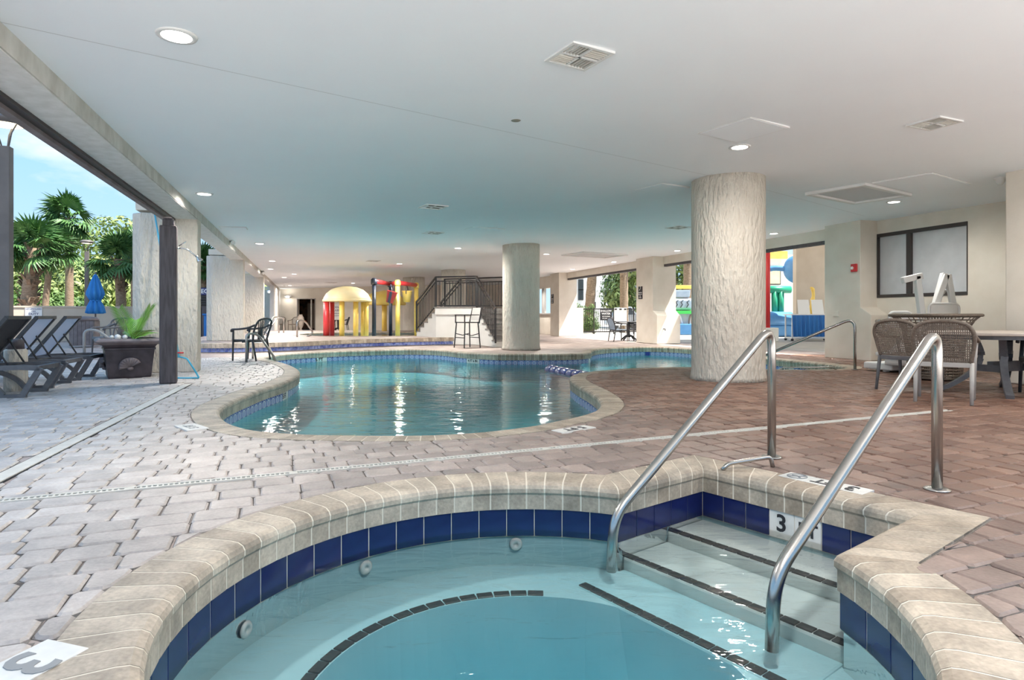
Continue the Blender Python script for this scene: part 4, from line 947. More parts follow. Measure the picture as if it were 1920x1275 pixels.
# small far table, bay table, right table
def round_table(lb, loc, r_, h, top, base, grp):
    t = thing('round_table', lb, 'table', loc, 0, grp)
    mb = MB(); mb.lathe([(.001, h-.03), (r_-.02, h-.03), (r_, h-.022), (r_, h-.006), (r_-.012, h), (.001, h)], (0, 0, 0), 36); mb.build('table_top', top, t)
    mb = MB(); mb.lathe([(.07, h-.03), (.05, h-.1), (.045, .25), (.07, .12)], (0, 0, 0), 16); mb.build('pedestal', base, t)
    for i in range(4):
        a = R(45+90*i); mb = MB(); mb.tube(catmull([Vector((math.cos(a)*x, math.sin(a)*x, z)) for x, z in ((.04, .2), (.15, .17), (.27, .08), (.36, .02))], 4, False), [.03]*13, 8); mb.build('leg', base, t)
    return t
round_table('small dark round table in the bay beside the middle pillar', G(1180, 639)+Vector((.05, .35, 0)), .48, .72, M['resin_black'], M['resin_black'], 'round tables')
round_table('small dark table against the far wall under the dome', (-10.8, 38.4, 0), .38, .7, M['resin_black'], M['resin_black'], 'round tables')
t = thing('dining_table', 'taupe resin patio table with splayed dark legs beside the right pier', 'table', (5.95, 7.45, 0), R(18))
mb = MB(); q = [Vector((math.cos(i*R(7.5)), math.sin(i*R(7.5)), 0)) for i in range(48)]
q = [Vector((math.copysign(abs(p.x)**.72, p.x)*.88, math.copysign(abs(p.y)**.72, p.y)*.62, .70)) for p in q]
mb.extr(q, (0, 0, .035)); mb.build('table_top', M['taupe'], t, False, .008)
mb = MB(); mb.extr([p*1 for p in [Vector((a.x*.9, a.y*.9, .655)) for a in q]], (0, 0, .045)); mb.build('apron', M['resin_grey'], t)
for sx in (-1, 1):
    for sy in (-1, 1):
        mb = MB(); ps = catmull([Vector(p) for p in ((sx*.30, sy*.16, .66), (sx*.24, sy*.13, .45), (sx*.30, sy*.18, .26), (sx*.48, sy*.34, .07), (sx*.60, sy*.44, .02))], 5, False)
        for i in range(len(ps)-1): mb.bar(ps[i], ps[i+1], .075, .05)
        mb.build('leg', M['resin_grey'], t)
    mb = MB(); mb.bar((sx*.27, -.14, .30), (sx*.27, .14, .30), .05, .08); mb.build('stretcher', M['resin_grey'], t)
mb = MB(); mb.bar((-.27, 0, .32), (.27, 0, .32), .07, .12); mb.build('stretcher', M['resin_grey'], t)
# umbrella stand plate under the table legs
t = thing('wicker_basket', 'flared brown wicker basket standing behind the patio table', 'basket', (6.15, 9.0, 0), R(18))
def sq(w, z, k=32): return [Vector((math.copysign(abs(math.cos(i*2*math.pi/k))**.35, math.cos(i*2*math.pi/k))*w, math.copysign(abs(math.sin(i*2*math.pi/k))**.35, math.sin(i*2*math.pi/k))*w, z)) for i in range(k)]
lv = [(.26, .02), (.27, .2), (.28, .4), (.30, .6), (.33, .75), (.38, .86), (.44, .93)]
mb = MB()
for i in range(40):                                   # upright canes
    pts = [sq(w, z, 40)[i] for w, z in lv]
    for a, b in zip(pts, pts[1:]): mb.bar(a, b, .012, .012)
tag(mb.build('canes', M['wicker'], t), kind='stuff')
for j in range(22):
    f = j/21; z = .03+.88*f; w = np.interp(z, [q_[1] for q_ in lv], [q_[0] for q_ in lv]); mb = MB(); mb.tube(sq(float(w), z, 32), .011, 5, closed=True); mb.build('woven_band', M['wicker'], t)
mb = MB(); mb.tube(sq(.45, .935, 32), .022, 8, closed=True); mb.build('rim', M['wicker'], t)
mb = MB(); mb.extr(sq(.25, .02), (0, 0, .03)); mb.build('bottom', M['wicker'], t)
# tall director chair
t = thing('bar_chair', 'tall black framed bar chair with grey sling beside the white stair wall', 'bar chair', G(876, 652), R(125))
for sx in (-1, 1):
    for sy in (-1, 1):
        mb = MB(); mb.bar((sx*.29, sy*.27, 0), (sx*.24, sy*.22, .76), .03, .03); mb.build('leg', M['iron'], t)
    mb = MB(); mb.bar((sx*.26, .24, .72), (sx*.26, .24, .96), .028, .028); mb.bar((sx*.26, .26, .96), (sx*.26, -.24, .96), .045, .025); mb.build('armrest', M['iron'], t)
    mb = MB(); mb.bar((sx*.27, -.24, .72), (sx*.25, -.34, 1.18), .03, .03); mb.build('back_post', M['iron'], t)
mb = MB(); mb.box((0, 0, .74), (.5, .46, .03)); mb.build('seat', M['sling_black'], t, False, .008)
mb = MB(); mb.extr([(-.24, -.255, .80), (.24, -.255, .80), (.24, -.335, 1.17), (-.24, -.335, 1.17)], (0, -.012, 0)); mb.build('backrest', M['alu'], t)
for y in (-.25, .25):
    mb = MB(); mb.bar((-.27, y, .30), (.27, y, .30), .022, .022); mb.build('footrest', M['iron'], t)
for x in (-.26, .26):
    mb = MB(); mb.tube([(x, -.25, .42), (x, 0, .36), (x, .25, .42)], .012, 6); mb.build('brace', M['iron'], t)

# ------------------------------------------------------------------ loungers
def lounger(lb, org, sling):
    t = thing('sun_lounger', lb, 'sun lounger', org, math.atan2(N.y, N.x), 'sun loungers at the open side')
    w = .31
    for s_ in (0, 1):
        y = .03 if s_ == 0 else 2*w+.02
        mb = MB(); ps = [(-1.22, y, .27), (-.9, y, .31), (0, y, .33), (.55, y, .34), (.74, y, .325)]
        for a, b in zip(ps, ps[1:]): mb.bar(a, b, .045, .055)
        mb.build('side_rail', M['resin_grey'], t)
        for sg, x0 in ((1, .74), (-1, -1.22)):
            mb = MB(); x = x0-sg*.16
            mb.bar((x0, y, .33 if sg > 0 else .27), (x, y, .03), .045, .06); mb.bar((x+sg*.03, y, .018), (x-sg*.22, y, .018), .05, .036)
            ar = catmull([Vector(p) for p in ((x-sg*.19, y, .03), (x-sg*.30, y, .16), (x-sg*.48, y, .245), (x-sg*.70, y, .26), (x-sg*.86, y, .22))], 4, False)
            for a, b in zip(ar, ar[1:]): mb.bar(a, b, .045, .05)
            mb.build('leg', M['resin_grey'], t)
    mb = MB(); mb.box((.70, w+.025, .325), (.06, 2*w, .05)); mb.build('head_bar', M['resin_grey'], t); mb = MB(); mb.box((-1.20, w+.025, .27), (.06, 2*w, .05)); mb.build('foot_bar', M['resin_grey'], t)
    mb = MB(); mb.extr([(-1.18, .06, .315), (-.9, .06, .335), (0, .06, .35), (0, .06, .36), (-.9, .06, .345), (-1.18, .06, .325)], (0, 2*w-.07, 0)); mb.build('seat_sling', sling, t)
    bx, bz = .42, .555
    for y in (.04, 2*w+.01):
        mb = MB(); mb.bar((0, y, .35), (bx, y, .35+bz), .04, .04); mb.build('back_frame', M['resin_black'], t)
    mb = MB(); mb.bar((bx, .03, .35+bz), (bx, 2*w+.02, .35+bz), .04, .04); mb.build('back_frame', M['resin_black'], t)
    mb = MB(); mb.extr([(.02, .06, .37), (.02, 2*w-.01, .37), (bx+.01, 2*w-.01, .36+bz), (bx+.01, .06, .36+bz)], (-.014, 0, .01)); mb.build('back_sling', sling, t)
    for y in (.12, 2*w-.07):
        mb = MB(); mb.tube([(.22, y, .68), (.40, y, .36)], .011, 6); mb.build('prop', M['resin_black'], t)
    mb = MB(); mb.tube([(.40, .12, .36), (.40, 2*w-.07, .36)], .011, 6); mb.build('prop_bar', M['resin_black'], t)
L3 = Vector((-6.76, 8.66, 0)); spc = .98
lounger('grey sling lounger nearest the planter', L3, M['sling_grey']); lounger('grey sling lounger in the middle of the three, behind the stucco bollard', L3-U*spc, M['sling_grey']); lounger('black sling lounger at the left picture edge', L3-U*spc*2+N*.06, M['sling_black'])
t = thing('bollard', 'short cream stucco bollard with a dark cap between the loungers', 'bollard', L3-U*1.10+N*.28+U*-.06)
mb = MB(); mb.lathe([(.12, 0), (.122, .2), (.118, .50), (.10, .515), (.001, .515)], (0, 0, 0), 28); mb.build('post', M['stucco'], t)
mb = MB(); mb.lathe([(.088, .515), (.085, .60), (.07, .635), (.001, .645)], (0, 0, 0), 24); mb.build('cap', M['wood_dark'], t)

# ------------------------------------------------------------------ planter with palm and shell ornaments
pc = Vector((-5.84, 9.42, 0)); t = thing('planter', 'dark bronze planter with shell ornaments and a young palm', 'planter', pc, R(36))
def sqr(w, z, cut=.0): return [Vector((x*w, y*w, z)) for x, y in ((-1, -1), (1, -1), (1, 1), (-1, 1))]
def loft(levels, name, m, bv=0):
    mb = MB(); vs = []
    for w, z in levels: vs += sqr(w, z)
    k = len(levels); f = [(i*4+j, i*4+(j+1) % 4, (i+1)*4+(j+1) % 4, (i+1)*4+j) for i in range(k-1) for j in range(4)]+[(3, 2, 1, 0), tuple((k-1)*4+j for j in range(4))]
    mb.add(vs, f); return mb.build(name, m, t, False, bv)
loft([(.265, 0), (.275, .03), (.315, .42), (.33, .425), (.33, .45), (.315, .455), (.35, .50)], 'body', M['planter'])
loft([(.37, .50), (.42, .53), (.43, .555), (.40, .585), (.36, .59), (.35, .57)], 'rim', M['planter_rim'], .006)
loft([(.335, .54), (.335, .575)], 'soil', M['soil'])
for fa in (0, -90):
    mb = MB(); Mx = Matrix.Rotation(R(fa), 3, 'Z')
    for i in range(9):
        an = R(-72+18*i)-R(20); q0_ = Vector((0, -.298, .17)); q1_ = Vector((math.sin(an)*.145, -.305, .17+math.cos(an)*.135))
        mb.tube([q0_, q0_.lerp(q1_, .6)+Vector((0, -.03, 0)), q1_+Vector((0, -.04, 0))], [.012, .021, .029], 7)
    mb.lathe([(.001, -.03), (.04, -.02), (.05, .01), (.001, .03)], (0, -.29, .145), 12); mb.v = [Mx @ p for p in mb.v]; mb.build('shell_ornament', M['planter_rim'], t)  # shells take the lighter rim colour in place of highlights
def fronds(parent, base, n_, L, m, seed, up=(.5, 1.2), wid=.02, pairs=16):
    rg = random.Random(seed)
    for i in range(n_):
        az = rg.uniform(0, 2*math.pi); el = rg.uniform(*up); d = Vector((math.cos(az)*math.cos(el), math.sin(az)*math.cos(el), math.sin(el))); l = L*rg.uniform(.75, 1.1)
        sp = [base+d*l*s_+Vector((0, 0, -.35*l*s_*s_*math.cos(el))) for s_ in [k/8 for k in range(9)]]
        mb = MB(); mb.tube(sp, [.008-.0007*k for k in range(9)], 5); sd = d.cross(Vector((0, 0, 1))).normalized()
        for k in range(pairs):
            s_ = .15+.85*k/pairs; j = min(7, int(s_*8)); o_ = sp[j].lerp(sp[j+1], s_*8-j); tn_ = (sp[j+1]-sp[j]).normalized(); ll = l*.42*(1-.55*abs(s_-.45))
            for sg in (-1, 1):
                tip = o_+(sd*sg*.75+tn_*.75).normalized()*ll+Vector((0, 0, -.08*ll)); mid = o_.lerp(tip, .45)+Vector((0, 0, .05*ll)); w_ = tn_*wid*.5
                mb.add([o_-w_*.5, o_+w_*.5, mid+w_, mid-w_, tip], [(0, 1, 2, 3), (3, 2, 4)])
        mb.build('frond', m, parent)
fronds(t, Vector((.06, -.04, .55)), 8, .62, M['leaf_lime'], 4, (.45, 1.35), .018, 20)
fronds(t, Vector((.22, .1, .56)), 4, .22, M['leaf_lime'], 9, (.2, .8), .03, 6)
mb = MB()
for x, y, r_ in ((-.15, -.2, .045), (-.06, -.23, .035), (-.22, -.12, .03)): mb.lathe([(.001, -r_), (r_*.7, -r_*.7), (r_, 0), (r_*.7, r_*.7), (.001, r_)], (x, y, .61), 12)
mb.build('pebble', M['white'], t)
# timber shower post, shower arm
t = thing('shower_post', 'dark stained timber post with a chrome outdoor shower head', 'shower', Vector((-4.73, 8.52, 0)), R(25))
mb = MB(); mb.extr([(-.105, -.105, 0), (.105, -.105, 0), (.105, .105, 0), (-.105, .105, 0)], (0, 0, 2.16)); mb.build('post', M['wood_dark'], t, False, .018)
mb = MB(); vs = []
for w, z in ((.07, 2.155), (.068, 2.235), (.055, 2.265), (.03, 2.285)): vs += sqr(w, z)
mb.add(vs, [(i*4+j, i*4+(j+1) % 4, (i+1)*4+(j+1) % 4, (i+1)*4+j) for i in range(3) for j in range(4)]+[(12, 13, 14, 15), (3, 2, 1, 0)]); mb.build('post_cap', M['wood_dark'], t)
mb = MB(); mb.tube(rounded([(.10, -.02, 1.86), (.22, -.05, 1.86), (.34, -.08, 1.75)], .08), .010, 8); mb.lathe([(.022, -.012), (.024, 0), (.016, .012)], (.115, -.02, 1.86), 12); mb.build('shower_arm', M['chrome'], t)
mb = MB(); mb.lathe([(.014, .03), (.018, .0), (.042, -.045), (.046, -.06), (.001, -.062)], (0, 0, 0), 18); mb.v = [Matrix.Rotation(R(-32), 3, 'Y') @ p + Vector((.36, -.085, 1.735)) for p in mb.v]; mb.build('shower_head', M['chrome'], t)
mb = MB(); mb.tube([(.13, -.05, 1.89), (.22, -.10, 1.95)], .008, 6); mb.build('lever', M['chrome'], t)
# leaf skimmer net on its long pole
top_p = B(11.37, NB0-.624, 2.57)-U*.03; bot = G(333, 690)+Vector((.02, .30, .30)); bot = Vector((-4.93, 9.15, .32))
t = thing('skimmer_net', 'light blue pool skimmer net leaning on the column behind the shower post', 'pool net', Vector((bot.x, bot.y, 0)))
mb = MB(); mb.tube([bot, bot.lerp(top_p, .45)], .016, 10); mb.build('pole', M['cyan_pole'], t, True); mb = MB(); mb.tube([bot.lerp(top_p, .45), top_p], .013, 10); mb.build('pole_extension', M['cyan_pole'], t, True)
ax_ = (bot-top_p).normalized(); c0 = bot+ax_*.05; fr = [Vector((-.06, 0, .30)), Vector((.10, 0, .30)), Vector((.17, -.02, .24)), Vector((.30, -.02, .03)), Vector((.26, -.03, .012)), Vector((-.02, -.03, .012)), Vector((-.06, -.02, .05))]
fr = [Vector((bot.x+p.x, bot.y+p.y, p.z)) for p in fr]
mb = MB(); mb.tube(catmull(fr, 4), .012, 8, closed=True); fo = mb.build('net_frame', M['cyan_net'], t, True)
mb = MB()
for i in range(14):
    x = -.05+.34*i/13; zt = .30 if x < .12 else .30-(x-.12)*1.5
    if zt > .03: mb.bar((bot.x+x, bot.y-.02, .02), (bot.x+x, bot.y-.0, zt), .0025, .0025)
for i in range(12):
    z = .02+.27*i/12; xe = .14+(.30-z)*.62; mb.bar((bot.x-.055, bot.y-.01, z), (bot.x+min(xe, .29), bot.y-.01, z), .0025, .0025)
tag(mb.build('netting', M['white'], fo, True), kind='stuff')
mb = MB(); mb.tube([bot+Vector((-.06, 0, .06)), bot+Vector((.07, 0, .06))], .012, 8); mb.build('clamp', M['red'], t, True)

# ------------------------------------------------------------------ water toys on the raised deck
mc_ = Vector((-5.86, 22.0, 0)); t = thing('mushroom_fountain', 'yellow domed mushroom shower on red and yellow posts in the wading pool', 'water toy', mc_+Vector((0, 0, 0)))
mb = MB(); mb.lathe([(.80, 1.44), (.83, 1.46), (.81, 1.56), (.72, 1.72), (.56, 1.86), (.34, 1.95), (.12, 1.985), (.001, 1.99)], (0, 0, 0), 40); mb.build('dome', M['cream_dome'], t)
mb = MB(); mb.lathe([(.815, 1.43), (.845, 1.44), (.845, 1.50), (.82, 1.52)], (0, 0, 0), 40); mb.build('dome_rim', M['cream_dome'], t)
for x, y, m in ((-.76, .0, 'red'), (-.62, -.35, 'red'), (-.66, .4, 'red'), (-.04, -.55, 'yellow'), (.42, -.45, 'yellow'), (.66, .05, 'yellow'), (.45, .5, 'yellow')):
    mb = MB(); mb.tube([(x, y, .0), (x, y, 1.47)], .09, 16); mb.build('post', M[m], t)
t = thing('bucket_frame', 'pipe frame with navy and yellow posts and red crossbars holding dump buckets', 'water toy', Vector((-5.03, 22.6, 0)))
F0, F1, F2, F3 = Vector((-5.04, 22.6, 0)), Vector((-4.83, 24.6, 0)), Vector((-4.36, 23.6, 0)), Vector((-3.96, 25.6, 0)); zt = 2.20
for p, m, r_ in ((F0, 'navy_plastic', .075), (F1, 'navy_plastic', .07), (F2, 'yellow', .09), (F3, 'yellow', .09)):
    mb = MB(); mb.tube([p, p+Vector((0, 0, zt-.02))], r_, 16); mb.build('post', M[m], t, True)
for a, b in ((F0, F1), (F1, F2), (F2, F3)):
    mb = MB(); mb.tube([a+Vector((0, 0, zt)), b+Vector((0, 0, zt))], .085, 16); mb.build('crossbar', M['red'], t, True)
for p, m in ((F0, 'navy_plastic'), (F1, 'navy_plastic'), (F2, 'yellow'), (F3, 'yellow')):
    mb = MB(); mb.lathe([(.001, -.12), (.11, -.12), (.12, -.04), (.11, .06), (.07, .11), (.001, .12)], p+Vector((0, 0, zt)), 18); mb.build('elbow', M[m], t, True)
def bucket(c, lb, m, tiltd, stripe=None):
    t = thing('dump_bucket', lb, 'bucket', c, 0, 'dump buckets on the pipe frame'); Mx = Matrix.Rotation(R(tiltd), 3, 'Y')
    mb = MB(); mb.lathe([(.001, -.22), (.13, -.22), (.20, .20), (.215, .21), (.205, .225), (.18, .20), (.12, -.18), (.001, -.18)], (0, 0, 0), 22); mb.v = [Mx @ p for p in mb.v]; mb.build('pail', M[m], t)
    mb = MB(); mb.tube([Mx @ Vector((0, -.21, .1)), Mx @ Vector((0, -.22, .30)), Vector((0, -.05, .46)), Vector((0, .05, .46)), Mx @ Vector((0, .22, .30)), Mx @ Vector((0, .21, .1))], .018, 6); mb.build('hanger', M['navy_plastic'], t)
    if stripe: mb = MB(); mb.extr([Mx @ Vector(p) for p in ((-.05, -.20, .2), (.05, -.20, .2), (.05, -.14, -.22), (-.05, -.14, -.22))], (0, -.03, 0)); mb.build('stripe', M[stripe], t)
bucket(P(733, 557, 23.2), 'red dump bucket with a navy stripe hanging from the crossbar', 'red', 14, 'navy_plastic'); bucket(P(763, 556, 24.5), 'yellow dump bucket hanging from the crossbar', 'yellow', 0)
t = thing('mushroom_fountain', 'farther yellow domed mushroom shower partly hidden behind the near dome', 'water toy', Vector((-5.9, 28.6, ZR)))
mb = MB(); mb.lathe([(.95, 1.2), (1.0, 1.25), (.9, 1.5), (.6, 1.75), (.001, 1.9)], (0, 0, 0), 32); mb.build('dome', M['yellow'], t); mb = MB(); mb.tube([(0, 0, 0), (0, 0, 1.4)], .12, 14); mb.build('post', M['yellow'], t)

# ------------------------------------------------------------------ white stair bridge with black railing
LA, LB2 = Vector((-2.5, 20.35, 0)), Vector((-1.15, 20.0, 0)); zl = 1.17
dl_, dr_ = Vector((-.65, .76, 0)).normalized(), Vector((.38, -.925, 0)).normalized(); bk = Vector((.12, .99, 0)).normalized()
t = thing('stair_bridge', 'white stair bridge with dark treads and black iron railing behind the pool', 'stairs', Vector((-1.8, 20.5, 0)))
mb = MB(); mb.extr([LA, LB2, LB2+bk*1.3, LA+bk*1.3], (0, 0, zl)); mb.build('landing_block', M['white_wall'], t, True)
mb = MB(); d_ = (LB2-LA).normalized(); f_ = Vector((d_.y, -d_.x, 0)); mb.extr([LA+Vector((0, 0, .98))+f_*.0, LB2+Vector((0, 0, .98)), LB2+Vector((0, 0, zl+.02)), LA+Vector((0, 0, zl+.02))], f_*.09); mb.build('fascia', M['white_wall'], t, True)
mb = MB(); mb.extr([LA-d_*.03+f_*.12, LB2+d_*.03+f_*.12, LB2+d_*.03+bk*1.34, LA-d_*.03+bk*1.34], (0, 0, .045)); mb.v = [p+Vector((0, 0, zl+.02)) for p in mb.v]; mb.build('landing_slab', M['tread'], t, True)
wl = Vector((.76, .65, 0))*1.15
def flight(o, d, wv, n_, z0, run, m):
    rise = (zl-z0)/n_
    prof = [o+Vector((0, 0, z0))]
    for i in range(n_-1, 0, -1):
        pass
    pts = [o+Vector((0, 0, z0)), o+Vector((0, 0, zl))]
    for i in range(1, n_): pts += [o+d*run*(i-1)+Vector((0, 0, zl-rise*i))] if False else [o+d*run*(i-1)+Vector((0, 0, zl-rise*i)), o+d*run*i+Vector((0, 0, zl-rise*i))]
    pts += [o+d*run*(n_-1)+Vector((0, 0, z0))]
    cl = [pts[0]]
    for p in pts[1:]:
        if (p-cl[-1]).length > .004: cl.append(p)
    mb = MB(); mb.extr(cl, wv); mb.build('stringer_wall', M['white_wall'], t, True)
    for i in range(1, n_):
        a = o+d*run*(i-1)+Vector((0, 0, zl-rise*i)); mb = MB(); mb.extr([a-wv*.02, a+d*(run+.02)-wv*.02, a+d*(run+.02)+wv*1.02, a+wv*1.02], (0, 0, .035)); mb.build('tread', M['tread'], t, True)
        mb = MB(); b = a+Vector((0, 0, .035)); mb.extr([b+d*.0+wv*.03, b+wv*.97, b+wv*.97+Vector((0, 0, rise-.04)), b+wv*.03+Vector((0, 0, rise-.04))], d*.01); mb.build('riser', M['tread'], t, True)
flight(LA, dl_, Vector((.70, .71, 0))*1.1, 6, ZR, .24, None); flight(LB2, dr_, Vector((.925, .38, 0))*1.1, 7, 0, .29, None)
def railing(pts, n_, name='railing'):
    for a, b in zip(pts, pts[1:]):
        mb = MB(); mb.bar(a+Vector((0, 0, 1.04)), b+Vector((0, 0, 1.04)), .05, .045); mb.build('handrail', M['iron'], t, True)
        mb = MB(); mb.bar(a+Vector((0, 0, .90)), b+Vector((0, 0, .90)), .035, .035); mb.bar(a+Vector((0, 0, .10)), b+Vector((0, 0, .10)), .03, .03); mb.build('rail', M['iron'], t, True)
        k = max(2, int((b-a).length/.11)); mb = MB()
        for i in range(1, k): p = a.lerp(b, i/k); mb.bar(p+Vector((0, 0, .08)), p+Vector((0, 0, .90)), .018, .018)
        tag(mb.build('balusters', M['iron'], t, True), kind='stuff')
    for p in pts: mb = MB(); mb.bar(p, p+Vector((0, 0, 1.06)), .055, .055); mb.build('railing_post', M['iron'], t, True)
z_ = Vector((0, 0, 1))
railing([LA+dl_*1.2+z_*(ZR+.14), LA+z_*zl, LB2+z_*zl, LB2+dr_*1.74+z_*.12], 0)
w2 = Vector((.925, .38, 0))*1.08; railing([LA+bk*1.25+z_*zl, LB2+w2+z_*zl], 0); railing([LB2+w2+z_*zl, LB2+w2+dr_*1.74+z_*.12], 0); railing([LB2+w2+z_*zl+bk*.02, LB2+w2+N*.45+z_*zl], 0); wv_ = Vector((.70, .71, 0))*1.08; railing([LA+wv_+dl_*1.2+z_*(ZR+.14), LA+wv_+z_*zl], 0)

# ------------------------------------------------------------------ things on the right pillars and wall
p = on_n(1603, NPI); t = thing('fire_alarm', 'red fire alarm strobe on the cream pillar beside the window', 'fire alarm', p+z_*1.94)
mb = MB(); mb.extr([p+z_*1.86-U*.07, p+z_*2.03-U*.07, p+z_*2.03+U*.07, p+z_*1.86+U*.07], -N*.05); mb.build('housing', M['red'], t, True, .012); mb = MB(); mb.lathe([(.035, 0), (.033, .02), (.001, .035)], (0, 0, 0), 14); mb.v = [(-N).to_track_quat('Z', 'Y').to_matrix() @ q+(p-N*.05+z_*1.94+U*.02) for q in mb.v]; mb.build('strobe', M['white'], t, True)
def wall_sign(p, w, h, nrm, lb, lines, back='sign_black', ink='white_ink', icon=False):
    t = thing('wall_sign', lb, 'sign', p, 0, 'small signs'); x = Vector((0, 0, 1)).cross(nrm)
    mb = MB(); mb.extr([p-x*w/2-z_*h/2, p+x*w/2-z_*h/2, p+x*w/2+z_*h/2, p-x*w/2+z_*h/2], nrm*.012); mb.build('panel', M[back], t, True, .003)
    for s_, dz, size in lines: text(s_, size, M[ink], t, facing(p+nrm*.0135+z_*dz, nrm))
    if icon: mb = MB(); c = p+nrm*.014+z_*h*.3; mb.tube([c-x*w*.22-z_*h*.1, c+x*w*.05+z_*h*.02, c+x*w*.1+z_*h*.1], .009, 6); mb.lathe([(.001, -.02), (.02, 0), (.001, .02)], c+x*w*.05+z_*h*.16, 10); mb.build('diver_icon', M[ink], t, True)
wall_sign(on_n(1201, NPI-.005)+z_*1.74, .27, .44, -N, 'small black no diving sign on the middle pillar', [('WARNING', -.0, .05), ('SHALLOW', -.06, .05), ('NO', -.12, .05), ('DIVING', -.17, .05)], icon=True)
wall_sign(on_n(1036, NPI-.005)+z_*1.75, .27, .44, -N, 'small black no diving sign on the far pillar', [('WARNING', -.0, .05), ('SHALLOW', -.06, .05), ('NO', -.12, .05), ('DIVING', -.17, .05)], icon=True)
wall_sign(Vector((P(630, 586, YB).x, YB-.012, 1.2)), .9, 1.05, Vector((0, -1, 0)), 'pale notice board on the far wall seen under the dome', [('POOL', .3, .16), ('RULES', .1, .16), ('NO LIFEGUARD', -.1, .09), ('ON DUTY', -.25, .09)], 'white', 'navy_ink')
p = on_n(1565, NPI-.004); t = thing('outlet_cover', 'blank white outlet cover low on the window pillar', 'outlet', p+z_*.98); mb = MB(); mb.extr([p+z_*.92-U*.12, p+z_*1.03-U*.12, p+z_*1.03+U*.03, p+z_*.92+U*.03], -N*.015); mb.build('plate', M['stucco_fine'], t, True, .004)
b = B(9.79, NPI+.14, .82); t = thing('drinking_fountain_plumbing', 'chrome spout and white trap pipe on the ledge of the window pillar', 'plumbing', b)
mb = MB(); mb.tube([b, b-U*.10], .035, 12); mb.tube([b-U*.09+z_*.0, b-U*.09+N*.22+z_*.02], .022, 10); mb.lathe([(.03, 0), (.042, .02), (.03, .06), (.001, .07)], b-U*.09+N*.22, 14); mb.build('spout', M['chrome'], t, True)
mb = MB(); mb.tube(rounded([b-U*.09+N*.16, b-U*.09+N*.17-z_*.20, b-U*.09+N*.04-z_*.20, b-U*.06+N*.03-z_*.08, b+N*.0-z_*.08], .06), .024, 10); mb.build('trap_pipe', M['white'], t, True)
mb = MB(); b2 = B(18.03, NPI+.25, .50); t = thing('wall_spigot', 'small dark hose spigot on the ledge of the middle pillar', 'spigot', b2); mb.tube([b2, b2-U*.10, b2-U*.10-z_*.06], .016, 8); mb.build('spout', M['iron'], t, True)

# pool lift folded against the window wall
lo_ = Vector((6.55, 10.35, 0)); t = thing('pool_lift', 'white folded pool lift chair in front of the window', 'pool lift', lo_)
def q_(x, z, d=0): return lo_+Vector((x, d, z))
mb = MB(); mb.box(lo_+Vector((-.02, .1, .09)), (.95, .55, .12), R(18)); mb.build('base', M['white'], t, True, .03)
for x, d_ in ((-.35, -.1), (.35, .2)): mb = MB(); mb.lathe([(.05, 0), (.05, .05)], q_(x, 0, d_), 12); mb.build('foot', M['white'], t, True)
mb = MB(); mb.bar(q_(.40, .15), q_(.22, 1.60), .10, .09); mb.build('mast', M['white'], t, True, .012)
mb = MB(); mb.bar(q_(.50, .85, .05), q_(.72, 1.64, .05), .09, .10); mb.build('mast', M['white'], t, True, .012); mb = MB(); mb.bar(q_(.40, .75), q_(.72, 1.62), .07, .09); mb.build('lift_arm', M['white'], t, True, .01); mb = MB(); mb.bar(q_(.74, 1.62), q_(.88, .80), .07, .09); mb.build('lift_arm', M['white'], t, True, .01)
mb = MB(); mb.bar(q_(.30, 1.60), q_(-.02, 1.52), .10, .10); mb.build('battery_box', M['white'], t, True, .012)
mb = MB(); mb.tube([q_(.30, .80), q_(.70, 1.35)], .022, 8); mb.build('piston', M['alu'], t, True)
def seat_loop(c, w, h, nm): mb = MB(); mb.tube(rounded([c+Vector((-w/2, 0, 0)), c+Vector((-w/2, 0, h)), c+Vector((w/2, .05, h)), c+Vector((w/2, .05, 0))], .09), .022, 8); mb.build(nm, M['white'], t, True)
seat_loop(q_(-.10, .72, -.1), .40, .27, 'seat_back_loop'); mb = MB(); mb.box(q_(-.10, .84, -.07), (.34, .025, .22), R(7)); mb.build('seat_back', M['white'], t, True, .01)
mb = MB(); mb.lathe([(.001, .5), (.06, .49), (.17, .36), (.22, .22), (.23, .13)], q_(-.22, 0, -.28), 20); mb.build('seat_shell', M['white'], t, True); mb = MB(); mb.box(q_(-.22, .30, -.30), (.62, .42, .07), R(8)); mb.build('seat', M['white'], t, True, .02)
t = thing('folded_chair', 'white folding chair back standing behind the wicker basket', 'chair', Vector((7.15, 10.2, 0)))
mb = MB(); c = Vector((7.15, 10.2, 0)); mb.tube(rounded([c+Vector((-.28, 0, 0)), c+Vector((-.28, 0, 1.13)), c+Vector((.28, .08, 1.13)), c+Vector((.28, .08, 0))], .1), .018, 8); mb.build('frame', M['white'], t, True)
mb = MB(); mb.box(c+Vector((0, .04, .98)), (.5, .02, .26), R(8)); mb.build('backrest', M['white'], t, True, .008); mb = MB(); mb.box(c+Vector((0, -.14, .45)), (.5, .36, .04), R(8)); mb.build('seat', M['white'], t, True, .01)

